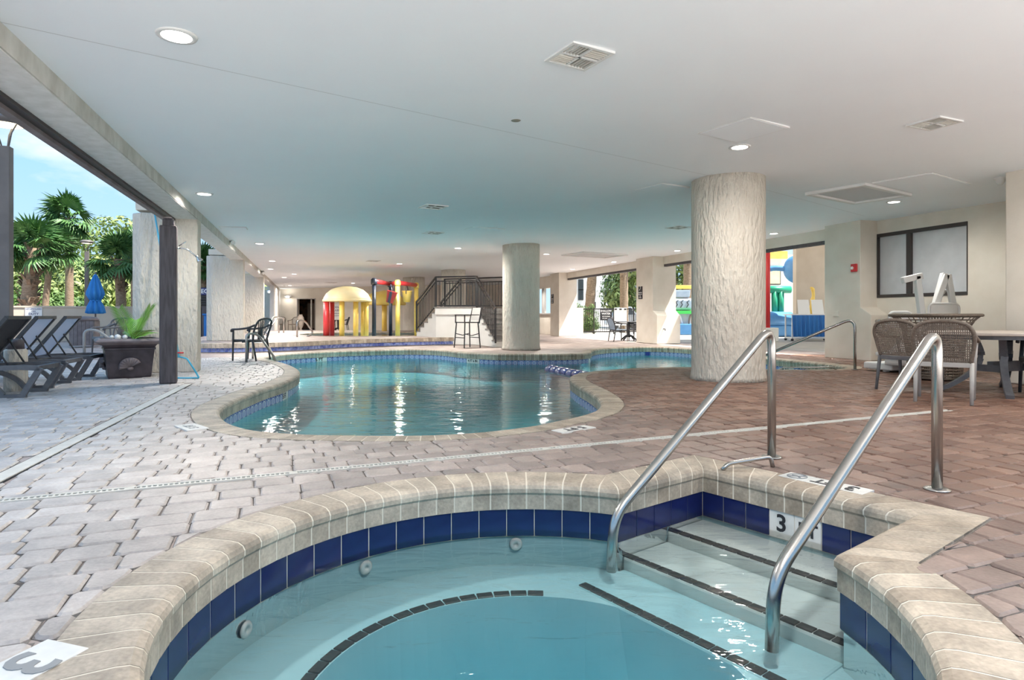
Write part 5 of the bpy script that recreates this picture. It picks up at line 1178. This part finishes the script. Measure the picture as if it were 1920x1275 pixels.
# ------------------------------------------------------------------ outside on the left
o = flat('bounce_ground', [B(-60, -60), B(-60, 60), B(AR-.3, 60), B(AR-.3, -60)], [], -.006, M['bounce_ground'], kind='structure'); o['label'] = 'unseen pale ground added behind the camera to bounce sunlight'  # unseen ground, made pale so sunlight bounces up to the ceiling
o = flat('pavement', [B(AR-.3, 12.6), B(AR-.3, 60), B(90, 60), B(90, 12.6)], [], -.006, M['pavement'], kind='structure'); o['label'] = 'pale paving outside the right bays'
o = flat('lawn', [Vector((-120, 24, 0)), Vector((-13, 24, 0)), Vector((-13, 49, 0)), Vector((-20, 140, 0)), Vector((-120, 140, 0))], [], -.03, M['hill'], kind='structure'); o['label'] = 'green ground beyond the garden wall'
mb = MB(); nx, ny = 14, 8; rg = random.Random(5); vs = []
for j in range(ny):
    for i in range(nx):
        f = j/(ny-1); vs.append((-95+i*6.2, 52+f*34, -.03+8.5*math.sin(f*1.57)+rg.uniform(-.6, .6)*(f > 0)))
mb.add(vs, [(j*nx+i, j*nx+i+1, (j+1)*nx+i+1, (j+1)*nx+i) for j in range(ny-1) for i in range(nx-1)], 0, True); o = tag(mb.build('hillside', M['hill']), 'sunlit green hillside behind the palms', kind='structure')
g0, g1 = P(-60, 600, 21.6), P(256, 600, 24); g0.z = g1.z = 0; gd = (g1-g0).normalized(); gn = Vector((gd.y, -gd.x, 0))
t = thing('garden_wall', 'long low beige garden wall behind the loungers', 'wall', g0)
mb = MB(); mb.extr([g0, g1, g1-gn*.2, g0-gn*.2], (0, 0, 1.24)); mb.build('wall_body', M['beige_wall'], t, True); mb = MB(); mb.extr([g0+gn*.03+z_*1.24, g1+gn*.03+z_*1.24, g1-gn*.23+z_*1.24, g0-gn*.23+z_*1.24], (0, 0, .06)); mb.build('wall_cap', M['beige_wall'], t, True)
sp_ = g0.lerp(g1, .365)+gn*.01
wall_sign(Vector((sp_.x, sp_.y, 1.05)), .50, .46, gn, 'white sign with dark capital letters on the garden wall', [('NO LIFEGUARD', .13, .068), ('ON', .05, .075), ('DUTY', -.05, .11), ('SWIM AT OWN RISK', -.16, .048)], 'white', 'navy_ink')
def lamp_post(lb, x, y, zt, hr, w):
    t = thing('lamp_post', lb, 'lamp post', (x, y, 0), R(18), 'outdoor lamp posts')
    mb = MB(); mb.extr([(-w/2, -w/2, 0), (w/2, -w/2, 0), (w/2, w/2, 0), (-w/2, w/2, 0)], (0, 0, zt)); mb.build('pole', M['post_metal'], t, False, .01)
    for i in range(3):
        a = R(90+120*i); mb = MB(); mb.tube([(math.cos(a)*.05, math.sin(a)*.05, zt-.02), (math.cos(a)*hr*.35, math.sin(a)*hr*.35, zt+.22), (math.cos(a)*hr*.68, math.sin(a)*hr*.68, zt+.36)], .012, 6); mb.build('bracket', M['post_metal'], t)
    mb = MB(); mb.lathe([(hr*.75, zt+.35), (hr, zt+.40), (hr*.97, zt+.43), (hr*.6, zt+.49), (.001, zt+.50)], (0, 0, 0), 32); mb.build('lamp_head', M['post_metal'], t)
    mb = MB(); mb.lathe([(.001, zt+.345), (hr*.72, zt+.35), (hr*.74, zt+.37)], (0, 0, 0), 32); mb.build('lens', M['lamp_glow'], t)
lamp_post('tall bronze lamp post at the left picture edge', -8.18, 10.0, 3.66, .32, .155); lamp_post('distant bronze lamp post beside the blue umbrella', P(163, 0, 27).x, 27, 3.75, .27, .15)
c = P(179, 0, 20); t = thing('closed_umbrella', 'closed bright blue parasol standing by the garden wall', 'umbrella', (c.x, c.y, 0))
mb = MB(); mb.tube([(0, 0, 0), (0, 0, 2.35)], .025, 8); mb.build('pole', M['post_metal'], t)
def folds(levels, k=9, n=54):
    mb = MB(); vs = []
    for r_, z in levels:
        for i in range(n): a = 2*math.pi*i/n; rr = r_*(1+.22*math.cos(k*a+z*2)); vs.append((math.cos(a)*rr, math.sin(a)*rr, z))
    mb.add(vs, [(j*n+i, j*n+(i+1) % n, (j+1)*n+(i+1) % n, (j+1)*n+i) for j in range(len(levels)-1) for i in range(n)]+[tuple(reversed(range(n)))], 0, True); return mb
folds([(.17, 1.0), (.24, 1.03), (.20, 1.25), (.13, 1.42)]).build('lower_canopy', M['blue'], t); folds([(.13, 1.42), (.22, 1.62), (.21, 1.72), (.13, 2.0), (.05, 2.24), (.02, 2.28)]).build('upper_canopy', M['blue'], t)
mb = MB(); mb.lathe([(.145, 1.39), (.155, 1.42), (.145, 1.45)], (0, 0, 0), 20); mb.build('tie', M['blue'], t); mb = MB(); mb.lathe([(.24, 0), (.24, .05), (.05, .08), (.04, .3)], (0, 0, 0), 20); mb.build('base', M['post_metal'], t)
c = G(159, 650); t = thing('waste_bin', 'grey slatted square waste bin outside behind the loungers', 'bin', c, R(20))
for i in range(6):
    for a in range(4):
        Mx = Matrix.Rotation(a*math.pi/2, 3, 'Z'); mb = MB(); mb.box((-.25+.1*i, -.31, .41), (.092, .02, .74)); mb.v = [Mx @ p for p in mb.v]; mb.build('slat', M['planter_rim'], t)
mb = MB(); mb.box((0, 0, .4), (.6, .6, .72)); mb.build('liner', M['alu'], t); mb = MB(); mb.lathe([(.36, .78), (.37, .83), (.30, .90), (.001, .92)], (0, 0, 0), 4 if False else 24); mb.build('lid', M['planter_rim'], t)
# dark kiosk seen between the columns
c = Vector((P(383, 0, 23).x, 23, 0)); t = thing('kiosk', 'dark slatted kiosk with a white lettered fascia between the open side columns', 'kiosk', c)
for i in range(9): mb = MB(); mb.box(c+Vector((-.8+i*.2, 0, .65)), (.17, .05, 1.3)); mb.build('slat', M['wood_dark'], t, True)
for i in range(4): mb = MB(); mb.box(c+Vector((0, -.02, 1.38+i*.09)), (2.0, .05, .06)); mb.build('louvre', M['iron'], t, True)
mb = MB(); mb.box(c+Vector((0, -.05, 1.84)), (2.0, .06, .26)); mb.build('fascia', M['navy_ink'], t, True); text('PRECK', .22, M['white_ink'], t, facing(c+Vector((.0, -.083, 1.84)), Vector((0, -1, 0)))); mb = MB(); mb.box(c+Vector((0, .5, 1.0)), (2.0, .9, 2.0)); mb.build('back', M['iron'], t, True)
c = Vector((P(392, 0, 21.5).x, 21.5, 0)); t = thing('blue_bin', 'tall blue bin beside the dark kiosk', 'bin', c); mb = MB(); mb.extr([(-.12, -.15, 0), (.12, -.15, 0), (.14, .15, 0), (-.14, .15, 0)], (0, 0, .95)); mb.build('body', M['blue_drape'], t, False, .02); mb = MB(); mb.box((0, 0, .98), (.3, .36, .06)); mb.build('lid', M['blue_drape'], t, False, .01)
# roadside sign
c = Vector((P(203, 0, 50).x, 50, 0)); t = thing('roadside_sign', 'white roadside sign with a pink roof beyond the garden wall', 'sign', c)
mb = MB(); mb.box(c+Vector((0, 0, 1.4)), (1.5, .12, 1.7)); mb.build('panel', M['white'], t, True); mb = MB(); mb.extr([c+Vector((-.75, -.3, 2.25)), c+Vector((.75, -.3, 2.25)), c+Vector((.6, -.15, 3.1)), c+Vector((-.5, -.15, 3.1))], (0, .5, 0)); mb.build('roof', M['pink'], t, True)
text('Anchors', .42, M['navy_ink'], t, facing(c+Vector((0, -.065, 1.95)), Vector((0, -1, 0)))); 
for x in (-.5, .5): mb = MB(); mb.bar(c+Vector((x, 0, 0)), c+Vector((x, 0, .6)), .1, .1); mb.build('post', M['post_metal'], t, True)

# ------------------------------------------------------------------ palms and bushes
def fan_leaf(seed):
    rg = random.Random(seed); mb = MB(); L = 1.0
    mb.tube([(0, 0, 0), (.3, 0, .05), (.6, 0, .02)], [.02, .015, .012], 5)
    nb_ = 22
    for i in range(nb_):
        a = R(-115+230*i/(nb_-1)); l = (.78-.22*abs(a)/2)*rg.uniform(.85, 1.1); o_ = Vector((.6, 0, .02)); d = Vector((math.cos(a), math.sin(a), .12*math.cos(2*a))); sd = Vector((-math.sin(a), math.cos(a), 0))
        m1 = o_+d*l*.55+Vector((0, 0, -.04)); tip = o_+d*l+Vector((0, 0, -.20-.20*rg.random())); w = .045
        mb.add([o_-sd*.01, o_+sd*.01, m1+sd*w, m1-sd*w, m1+Vector((0, 0, -.025)), tip], [(0, 4, 3), (0, 1, 2, 4), (4, 2, 5), (3, 4, 5)])
    return mb
leaf_data = []
for s_ in range(3):
    o = fan_leaf(s_).build('frond', M['leaf']); leaf_data.append(o.data); bpy.data.objects.remove(o)
def palm(lb, x, y, h, tr, crown, n_=34, boots=.4, lean=(0, 0), seed=0, grp='sabal palms beyond the garden wall', z0=0):
    rg = random.Random(seed); t = thing('palm_tree', lb, 'palm tree', (x, y, z0), 0, grp); lv = Vector((lean[0], lean[1], 0))
    k = 18; pts = [lv*(i/k)**1.5+Vector((0, 0, h*i/k)) for i in range(k+1)]
    mb = MB(); mb.tube(pts, [tr*(1.15-.2*i/k)*(1+.04*(-1)**i) for i in range(k+1)], 14); mb.build('trunk', M['trunk'], t)
    mb = MB(); nbt = int(boots*70)
    for i in range(nbt):
        z = h*(1-boots*rg.random()); a = rg.uniform(0, 6.28); base = lv*(z/h)**1.5+Vector((math.cos(a)*tr*.85, math.sin(a)*tr*.85, z)); out = Vector((math.cos(a)*.16, math.sin(a)*.16, .20))*(tr/.2); mb.bar(base, base+out, .10*tr/.2, .03)
    if nbt: tag(mb.build('leaf_bases', M['trunk_boots'], t), kind='stuff')
    for i in range(n_):
        o = new('frond', leaf_data[i % 3], t); el = R(rg.uniform(-48, 82)); az = rg.uniform(0, 6.28); s_ = crown*rg.uniform(.8, 1.1)/1.5
        o.location = lv+Vector((0, 0, h-.05)); o.rotation_euler = (rg.uniform(-.5, .5), -el, az); o.scale = (s_, s_, s_)
def at(px, Y): return P(px, 0, Y).x
palm('tallest sabal palm with a clean trunk behind the garden wall', at(130, 34), 34, 6.3, .19, 1.9, 40, .12, seed=1)
palm('stout sabal palm with a criss-cross booted trunk at the left', at(50, 27), 27, 3.9, .28, 1.75, 38, .85, (.35, 0), seed=2)
palm('slim sabal palm between the booted palm and the tall palm', at(82, 31), 31, 4.2, .14, 1.6, 32, .2, (.4, 0), seed=3)
palm('sabal palm beside the near column right of the parasol', at(229, 27), 27, 3.4, .19, 1.55, 36, .45, (-.15, 0), seed=4)
palm('small palm crown peeking behind the near column', at(252, 33), 33, 4.6, .16, 1.5, 24, .2, seed=6)
palm('sabal palm seen in the gap right of the near column', at(381, 27), 27, 3.1, .22, 1.3, 34, .4, seed=5)
palm('dark palm at the far left edge behind the lamp post', at(-5, 30), 30, 4.4, .2, 1.6, 26, .3, seed=8)
def bush_mesh(seed, n_=1300, ls=.16, zh=.8, nl=9):
    rg = random.Random(seed); mb = MB(); vs = []; fs = []
    lobes = [(Vector((rg.uniform(-.6, .6), rg.uniform(-.5, .5), rg.uniform(.3, zh))), rg.uniform(.3, .5)) for _ in range(nl)]
    for i in range(n_):
        c, r_ = rg.choice(lobes); d = Vector((rg.gauss(0, 1), rg.gauss(0, 1), rg.gauss(0, 1))).normalized(); p = c+d*r_*rg.uniform(.75, 1.02)
        if p.z < 0: p.z = -p.z*.3
        x = d.orthogonal().normalized(); x = Matrix.Rotation(rg.uniform(0, 6.28), 3, d) @ x; y = (d.cross(x)*.5+d*.25*rg.uniform(-1, 1)).normalized(); l = ls*rg.uniform(.6, 1.2); k = len(vs)
        vs += [p-x*l*.5, p-y*l*.25, p+x*l*.5, p+y*l*.25]; fs.append((k, k+1, k+2, k+3))
    mb.add(vs, fs); return mb
bd = {}
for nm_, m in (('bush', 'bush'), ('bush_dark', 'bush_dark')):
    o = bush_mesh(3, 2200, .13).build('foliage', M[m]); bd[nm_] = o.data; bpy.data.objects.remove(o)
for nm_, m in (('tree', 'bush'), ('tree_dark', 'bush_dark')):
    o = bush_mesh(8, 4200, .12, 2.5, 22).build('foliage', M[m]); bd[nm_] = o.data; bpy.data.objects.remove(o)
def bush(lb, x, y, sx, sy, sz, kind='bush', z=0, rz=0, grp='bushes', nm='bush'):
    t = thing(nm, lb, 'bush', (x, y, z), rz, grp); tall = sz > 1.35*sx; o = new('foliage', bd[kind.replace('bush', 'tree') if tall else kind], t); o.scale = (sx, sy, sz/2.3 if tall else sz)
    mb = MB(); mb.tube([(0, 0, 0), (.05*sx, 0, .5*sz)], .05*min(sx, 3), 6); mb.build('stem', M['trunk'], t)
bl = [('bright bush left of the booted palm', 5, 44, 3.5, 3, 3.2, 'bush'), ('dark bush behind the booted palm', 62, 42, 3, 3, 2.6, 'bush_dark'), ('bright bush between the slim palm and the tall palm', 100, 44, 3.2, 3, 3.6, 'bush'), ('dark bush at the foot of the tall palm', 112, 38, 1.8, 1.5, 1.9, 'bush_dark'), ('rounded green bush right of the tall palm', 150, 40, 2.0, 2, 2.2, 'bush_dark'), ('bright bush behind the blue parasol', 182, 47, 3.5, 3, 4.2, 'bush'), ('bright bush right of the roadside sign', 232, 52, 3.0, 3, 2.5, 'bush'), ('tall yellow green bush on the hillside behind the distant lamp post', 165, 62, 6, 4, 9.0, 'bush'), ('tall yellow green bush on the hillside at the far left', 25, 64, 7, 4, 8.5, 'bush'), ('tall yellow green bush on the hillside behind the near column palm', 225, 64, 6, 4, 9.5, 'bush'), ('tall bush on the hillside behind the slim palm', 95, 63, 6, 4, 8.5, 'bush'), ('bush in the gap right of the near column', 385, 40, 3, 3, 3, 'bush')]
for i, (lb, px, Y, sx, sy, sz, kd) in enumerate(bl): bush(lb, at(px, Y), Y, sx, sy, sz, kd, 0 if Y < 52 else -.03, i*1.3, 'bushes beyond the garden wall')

# ------------------------------------------------------------------ outside on the right
# fence bay
t = thing('metal_fence', 'black metal picket fence closing the bay with the palms', 'fence', Vector((3.2, 32, 0))); f0, f1 = Vector((3.2, 32, 0)), Vector((7.4, 32.4, 0)); fd = (f1-f0)
for z in (.12, 1.30): mb = MB(); mb.bar(f0+z_*z, f1+z_*z, .05, .05); mb.build('rail', M['iron'], t, True)
for i in range(5): p = f0+fd*i/4; mb = MB(); mb.bar(p, p+z_*1.34, .06, .06); mb.build('post', M['iron'], t, True)
for i in range(38): p = f0+fd*(i+.5)/38; mb = MB(); mb.bar(p+z_*.12, p+z_*1.3, .018, .018); mb.build('picket', M['iron'], t, True)
t = thing('low_wall', 'short cream stub wall beside the far pillar', 'wall', B(26.6, 11.92)); mb = MB(); mb.extr([B(26.55, 11.92), B(26.55, 12.25), B(27.2, 12.25), B(27.2, 11.92)], (0, 0, 1.32)); mb.build('wall_body', M['stucco_fine'], t, True)
wall_sign(Vector((at(1136, 31.8), 31.75, 1.02)), .62, .62, Vector((0, -1, 0)), 'black warning sign with white capitals hung on the picket fence', [('SHALLOW', .17, .12), ('WATER', .03, .13), ('NO DIVING', -.11, .075), ('NO JUMPING', -.21, .065)])
t = thing('notice_panel', 'white board with three dark clips beside the black fence sign', 'board', Vector((at(1163, 31.6), 31.55, .5))); c = Vector((at(1163, 31.6), 31.55, .9)); mb = MB(); mb.box(c, (.64, .03, .90)); mb.build('board', M['white'], t, True, .006)
for x in (-.24, 0, .24): mb = MB(); mb.box(c+Vector((x, -.02, .38)), (.12, .03, .07)); mb.build('clip', M['iron'], t, True)
for s_ in (-1, 1): mb = MB(); mb.bar(c+Vector((s_*.28, .03, -.9)), c+Vector((s_*.28, .03, .3)), .04, .03); mb.build('leg', M['alu'], t, True)
palm('leaning palm trunk behind the fence left of the black sign', at(1104, 36), 36, 6.5, .26, 1.8, 20, .1, (.55, 0), 11, 'palms outside the right bays'); palm('rough palm trunk behind the fence beside the middle pillar', at(1170, 35), 35, 5.8, .22, 1.9, 30, .5, (0, 0), 12, 'palms outside the right bays'); palm('reddish palm trunk behind the yellow topped play feature', at(1290, 37), 37, 6.5, .26, 1.8, 30, .4, (0, 0), 13, 'palms outside the right bays')
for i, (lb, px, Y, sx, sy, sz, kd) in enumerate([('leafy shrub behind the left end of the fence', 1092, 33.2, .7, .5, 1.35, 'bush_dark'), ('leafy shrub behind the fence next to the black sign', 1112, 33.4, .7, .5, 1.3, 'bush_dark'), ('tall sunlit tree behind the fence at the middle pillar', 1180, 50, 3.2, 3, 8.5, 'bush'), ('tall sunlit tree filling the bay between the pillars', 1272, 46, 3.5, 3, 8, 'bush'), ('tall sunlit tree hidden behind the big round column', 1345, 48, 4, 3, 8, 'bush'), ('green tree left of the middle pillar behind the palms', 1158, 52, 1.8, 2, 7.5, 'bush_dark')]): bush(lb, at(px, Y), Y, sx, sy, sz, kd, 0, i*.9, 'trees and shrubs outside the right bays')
t = thing('apartment_building', 'sunlit white apartment building with dark windows beyond the fence', 'building', Vector((at(1118, 70), 70, 0))); x0, x1 = at(1076, 70), at(1156, 70)
mb = MB(); mb.box(((x0+x1)/2, 74, 6), (x1-x0, 8, 12)); mb.build('wall', M['white_wall'], t, True)
for px, py, w, h in ((1089, 534, .6, 1.2), (1089, 553, .6, 1.2), (1112, 549, .5, .8), (1139, 550, .75, .7), (1140, 529, .75, .7), (1112, 572, .6, .7), (1089, 514, .6, 1.0)):
    p = P(px, py, 70); mb = MB(); mb.box(p+Vector((0, -.02, 0)), (w, .1, h)); wo_ = mb.build('window', M['frame_brown'], t, True)
    for s_ in (-1, 1): mb = MB(); mb.box(p+Vector((s_*w*.24, -.08, 0)), (w*.42, .04, h*.88)); mb.build('pane', M['glass_dark'], wo_, True)
t = thing('parked_car', 'silver car parked beyond the fence', 'car', Vector((at(1167, 44), 44, 0))); c = Vector((at(1167, 44), 44, 0))
mb = MB(); pr = [(-2.1, .3), (-2.1, .85), (-1.3, .95), (-.7, 1.55), (.9, 1.6), (1.6, 1.0), (2.1, .9), (2.1, .3)]; mb.extr([c+Vector((x*.55, -.85, z)) for x, z in pr], (0, 1.7, 0)); mb.build('body', M['car'], t, True, .06)
mb = MB(); mb.extr([c+Vector((x*.55, -.87, z)) for x, z in ((-1.1, 1.0), (-.62, 1.45), (.8, 1.5), (1.35, 1.05))], (0, .03, 0)); mb.build('side_window', M['glass_dark'], t, True)
for x in (-.72, .72): mb = MB(); mb.lathe([(.001, -.1), (.3, -.1), (.32, 0), (.3, .1), (.001, .1)], (0, 0, 0), 20); mb.v = [Matrix.Rotation(R(90), 3, 'X') @ p + c+Vector((x, -.82, .32)) for p in mb.v]; mb.build('wheel', M['resin_black'], t, True)
# play feature between middle pillar and big column
t = thing('play_feature', 'stacked pale blue play feature on a blue base with a yellow top beam', 'play feature', Vector((8.45, 30.6, 0))); c = Vector((8.5, 30.6, 0))
mb = MB(); mb.box(c+Vector((.1, .6, .27)), (1.7, 1.3, .54)); mb.build('base', M['blue_vinyl'], t, True, .04)
mb = MB(); mb.box(c+Vector((.0, .5, 1.52)), (1.1, .5, .62)); mb.build('block', M['blue_pale'], t, True, .14, 4) if False else mb.build('block', M['blue_pale'], t, True, .14)
mb = MB(); mb.extr([c+Vector((x, .3, z)) for x, z in ((-.32, 1.86), (.38, 1.86), (.44, 2.25), (-.40, 2.25))], (0, .4, 0)); mb.build('bowl', M['blue_pale'], t, True, .06)
mb = MB(); mb.bar(c+Vector((-.55, .4, 2.38)), c+Vector((.6, .4, 2.38)), .2, .18); mb.bar(c+Vector((-.52, .4, 1.2)), c+Vector((-.52, .4, 2.38)), .1, .1); mb.build('top_beam', M['yellow'], t, True, .02)
mb = MB(); mb.box(c+Vector((.05, .35, 1.12)), (.95, .5, .16)); mb.build('band', M['green_bright'], t, True); mb = MB(); mb.box(c+Vector((.05, .55, .8)), (.8, .4, .5)); mb.build('core', M['panel_grey'], t, True)
for s_, m in ((-.42, 'panel_grey'), (.3, 'wicker')): mb = MB(); mb.tube(catmull([c+Vector((s_, .2, .54)), c+Vector((s_+.05, .15, .9)), c+Vector((s_+.25, .2, 1.0)), c+Vector((s_+.4, .2, .56))], 5, False), .05, 8); mb.build('seat_hoop', M[m], t, True)
mb = MB()
for x in (-.35, -.1, .2): mb.tube([c+Vector((x, .24, 1.35)), c+Vector((x+.1, .23, 1.5)), c+Vector((x+.02, .23, 1.62)), c+Vector((x+.14, .24, 1.72))], .025, 6)
mb.build('relief_swirl', M['glass_dark'], t, True)
# inflatable slide right of the big column
c = Vector((11.3, 28.0, 0)); t = thing('inflatable_slide', 'blue and green inflatable slide outside the bay right of the big column', 'inflatable', c)
mb = MB(); mb.tube([c+Vector((-1.2, 0, .75)), c+Vector((1.3, 0, .75))], .38, 18); mb.build('bumper', M['blue_vinyl'], t, True); mb = MB(); mb.box(c+Vector((.05, .1, .25)), (2.5, .9, .5)); mb.build('base', M['blue_vinyl'], t, True, .06)
for px in (1438, 1452.5, 1464): p = P(px, 560, 28.4); mb = MB(); mb.tube([Vector((p.x, 28.4, .9)), Vector((p.x, 28.4, 2.1))], .14, 12); mb.build('post', M['green'], t, True)
mb = MB(); mb.tube([P(1430, 543, 28.4), P(1482, 543, 28.4)], .17, 12); mb.build('top_tube', M['green'], t, True)
mb = MB(); p = P(1492, 508, 27.2); mb.lathe([(.001, -.25), (.3, -.22), (.55, -.05), (.66, .18), (.62, .24), (.5, .12), (.001, -.05)], (0, 0, 0), 26); mb.v = [Matrix.Rotation(R(70), 3, 'Y') @ Matrix.Rotation(R(-35), 3, 'X') @ q+p for q in mb.v]; mb.build('slide_mouth', M['blue_vinyl'], t, True)
mb = MB(); mb.tube(catmull([p+Vector((-.2, .3, .1)), p+Vector((-.8, .5, .15)), p+Vector((-1.3, .6, -.05)), p+Vector((-1.6, .6, -.3))], 5, False), .12, 10); mb.build('blue_arch', M['blue_vinyl'], t, True); mb = MB(); mb.tube([p+Vector((.1, .2, -.3)), p+Vector((.3, .3, -2.2))], .12, 10); mb.build('support', M['beige_wall'], t, True)
c = P(1465, 0, 33); t = thing('ticket_booth', 'white booth with a yellow framed window behind the inflatable slide', 'booth', Vector((c.x, 33, 0))); mb = MB(); mb.box((c.x, 33.6, 2.1), (2.6, 1.2, 4.2)); mb.build('wall', M['white_wall'], t, True)
mb = MB(); w0 = P(1450, 517, 32.95); mb.box(w0, (.75, .08, .95)); mb.build('window_frame', M['iron'], t, True); mb = MB(); mb.box(w0+Vector((0, -.03, 0)), (.66, .06, .86)); mb.build('pane', M['cream_dome'], t, True)
mb = MB(); w0 = P(1455, 478, 32.9); mb.box(w0, (1.2, .1, .4)); mb.build('sign_board', M['yellow'], t, True)
c = Vector((at(1439.5, 22.7), 22.7, 0)); t = thing('red_pole', 'red painted pole on a white block right of the big column', 'pole', c); mb = MB(); mb.tube([c+z_*.5, c+z_*4.2], .085, 14); mb.build('shaft', M['red'], t, True); mb = MB(); mb.box(c+Vector((.07, 0, .25)), (.5, .4, .5)); mb.build('footing', M['white_wall'], t, True, .015)
w0 = Vector((at(1493, 24.6), 24.6, 0)); mb = MB(); mb.extr([w0, w0+Vector((3, .5, 0)), w0+Vector((3, .8, 0)), w0+Vector((0, .3, 0))], (0, 0, 4.5)); tag(mb.build('wall_outside', M['beige_wall']), 'cream stucco wall outside behind the skirted table', kind='structure')
# skirted table with boards
c = Vector((at(1516, 23.3), 23.3, 0)); t = thing('skirted_table', 'folding table with a deep blue pleated skirt outside the bay', 'table', c)
mb = MB(); mb.box(c+z_*.985, (1.6, .7, .04)); mb.build('table_top', M['white'], t, True, .006)
mb = MB(); n_ = 90; vs = []
for z, amp in ((.96, .012), (.6, .03), (.16, .05)):
    for i in range(n_): f = i/(n_-1); vs.append(c+Vector((-.78+1.56*f, -.35-amp*(1+math.cos(f*62)), z)))
mb.add(vs, [(j*n_+i, j*n_+i+1, (j+1)*n_+i+1, (j+1)*n_+i) for j in range(2) for i in range(n_-1)], 0, True); mb.build('skirt', M['blue_drape'], t, True)
mb = MB(); mb.box(c+Vector((0, .0, .11)), (1.55, .6, .05)); mb.build('shelf', M['white'], t, True)
for x in (-.74, .74):
    for y in (-.28, .28): mb = MB(); mb.bar(c+Vector((x, y, .05)), c+Vector((x, y, .97)), .04, .04); mb.build('leg', M['white'], t, True); mb = MB(); mb.lathe([(.001, -.02), (.05, -.02), (.05, .02), (.001, .02)], (0, 0, 0), 12); mb.v = [Matrix.Rotation(R(90), 3, 'X') @ p+c+Vector((x, y, .05)) for p in mb.v]; mb.build('castor', M['resin_black'], t, True)
for k, x in enumerate((-.22, .30)):
    t = thing('display_board', ['white board standing on the left of the skirted table', 'white board standing on the right of the skirted table'][k], 'board', c+Vector((x, -.1, 1.005)), 0, 'white boards on the skirted table'); mb = MB(); mb.extr([c+Vector((x-.22, -.14, 1.006)), c+Vector((x+.22, -.14, 1.006)), c+Vector((x+.21, -.02, 1.54)), c+Vector((x-.21, -.02, 1.54))], (0, .02, .004)); mb.build('sheet', M['white'], t, True); mb = MB(); mb.bar(c+Vector((x, -.0, 1.45)), c+Vector((x, .22, 1.01)), .03, .02); mb.build('stay', M['white'], t, True)
t = thing('ornament', 'small gold seahorse shaped ornament behind the display boards', 'ornament', c+Vector((.25, .2, 1.005))); mb = MB(); b = c+Vector((.25, .2, 1.005)); mb.tube(catmull([b, b+Vector((-.08, 0, .2)), b+Vector((-.02, 0, .45)), b+Vector((.03, 0, .7)), b+Vector((.0, 0, .95)), b+Vector((-.09, 0, 1.0))], 5, False), [.06, .06, .07, .06, .055, .05, .05, .05, .05, .06, .07, .08, .08, .07, .06, .06, .06, .06, .06, .07, .07, .06, .05, .04, .03, .02], 9); mb.build('body', M['yellow'], t, True); mb = MB(); mb.lathe([(.09, 0), (.08, .02), (.001, .03)], b, 14); mb.build('foot', M['yellow'], t, True)
# light fittings on the far walls
for k, p in enumerate((P(508, 547, 36.8), P(540, 556.5, 39.85))):
    t = thing('wall_light', ['white oblong wall light on the pale wall between the last columns', 'white oblong wall light left of the far doorway'][k], 'wall light', p, 0, 'oblong wall lights'); mb = MB(); mb.tube([(-.2, -.02, 0), (.2, -.02, 0)], .09, 12); mb.build('shade', M['white'], t); mb = MB(); mb.box((0, .06, 0), (.2, .16, .08)); mb.build('bracket', M['white'], t); ld = bpy.data.lights.new('wall_light', 'POINT'); ld.energy = 10; ld.color = (1, .95, .88); ld.shadow_soft_size = .1; lo = new('lamp', ld, t); lo.location = (0, -.2, -.05)
t = thing('urn', 'tall pale stone urn standing before the far doorway', 'urn', (-13.3, 38.9, 0)); mb = MB(); mb.lathe([(.10, 0), (.12, .05), (.07, .12), (.18, .35), (.24, .6), (.20, .85), (.11, .98), (.13, 1.02), (.09, 1.03), (.001, .9)], (0, 0, 0), 24); mb.build('body', M['taupe'], t); mb = MB(); mb.lathe([(.14, 0), (.14, .04), (.001, .04)], (0, 0, 0), 20); mb.build('foot', M['taupe'], t)

# unseen canopy added to shade the wall and table outside the nearer bay
t = thing('shade_canopy', 'unseen flat canopy on posts, added to shade the space outside the nearer right bay', 'canopy', B(11, 17.5))
mb = MB(); mb.extr([B(4, 13.6, 4.25), B(20, 13.6, 4.25), B(20, 22.5, 4.25), B(4, 22.5, 4.25)], (0, 0, .22)); mb.build('roof_slab', M['white_wall'], t, True)
for a_ in (5, 12, 18):
    mb = MB(); mb.bar(B(a_, 22.2, 0), B(a_, 22.2, 4.25), .2, .2); mb.build('post', M['white_wall'], t, True)
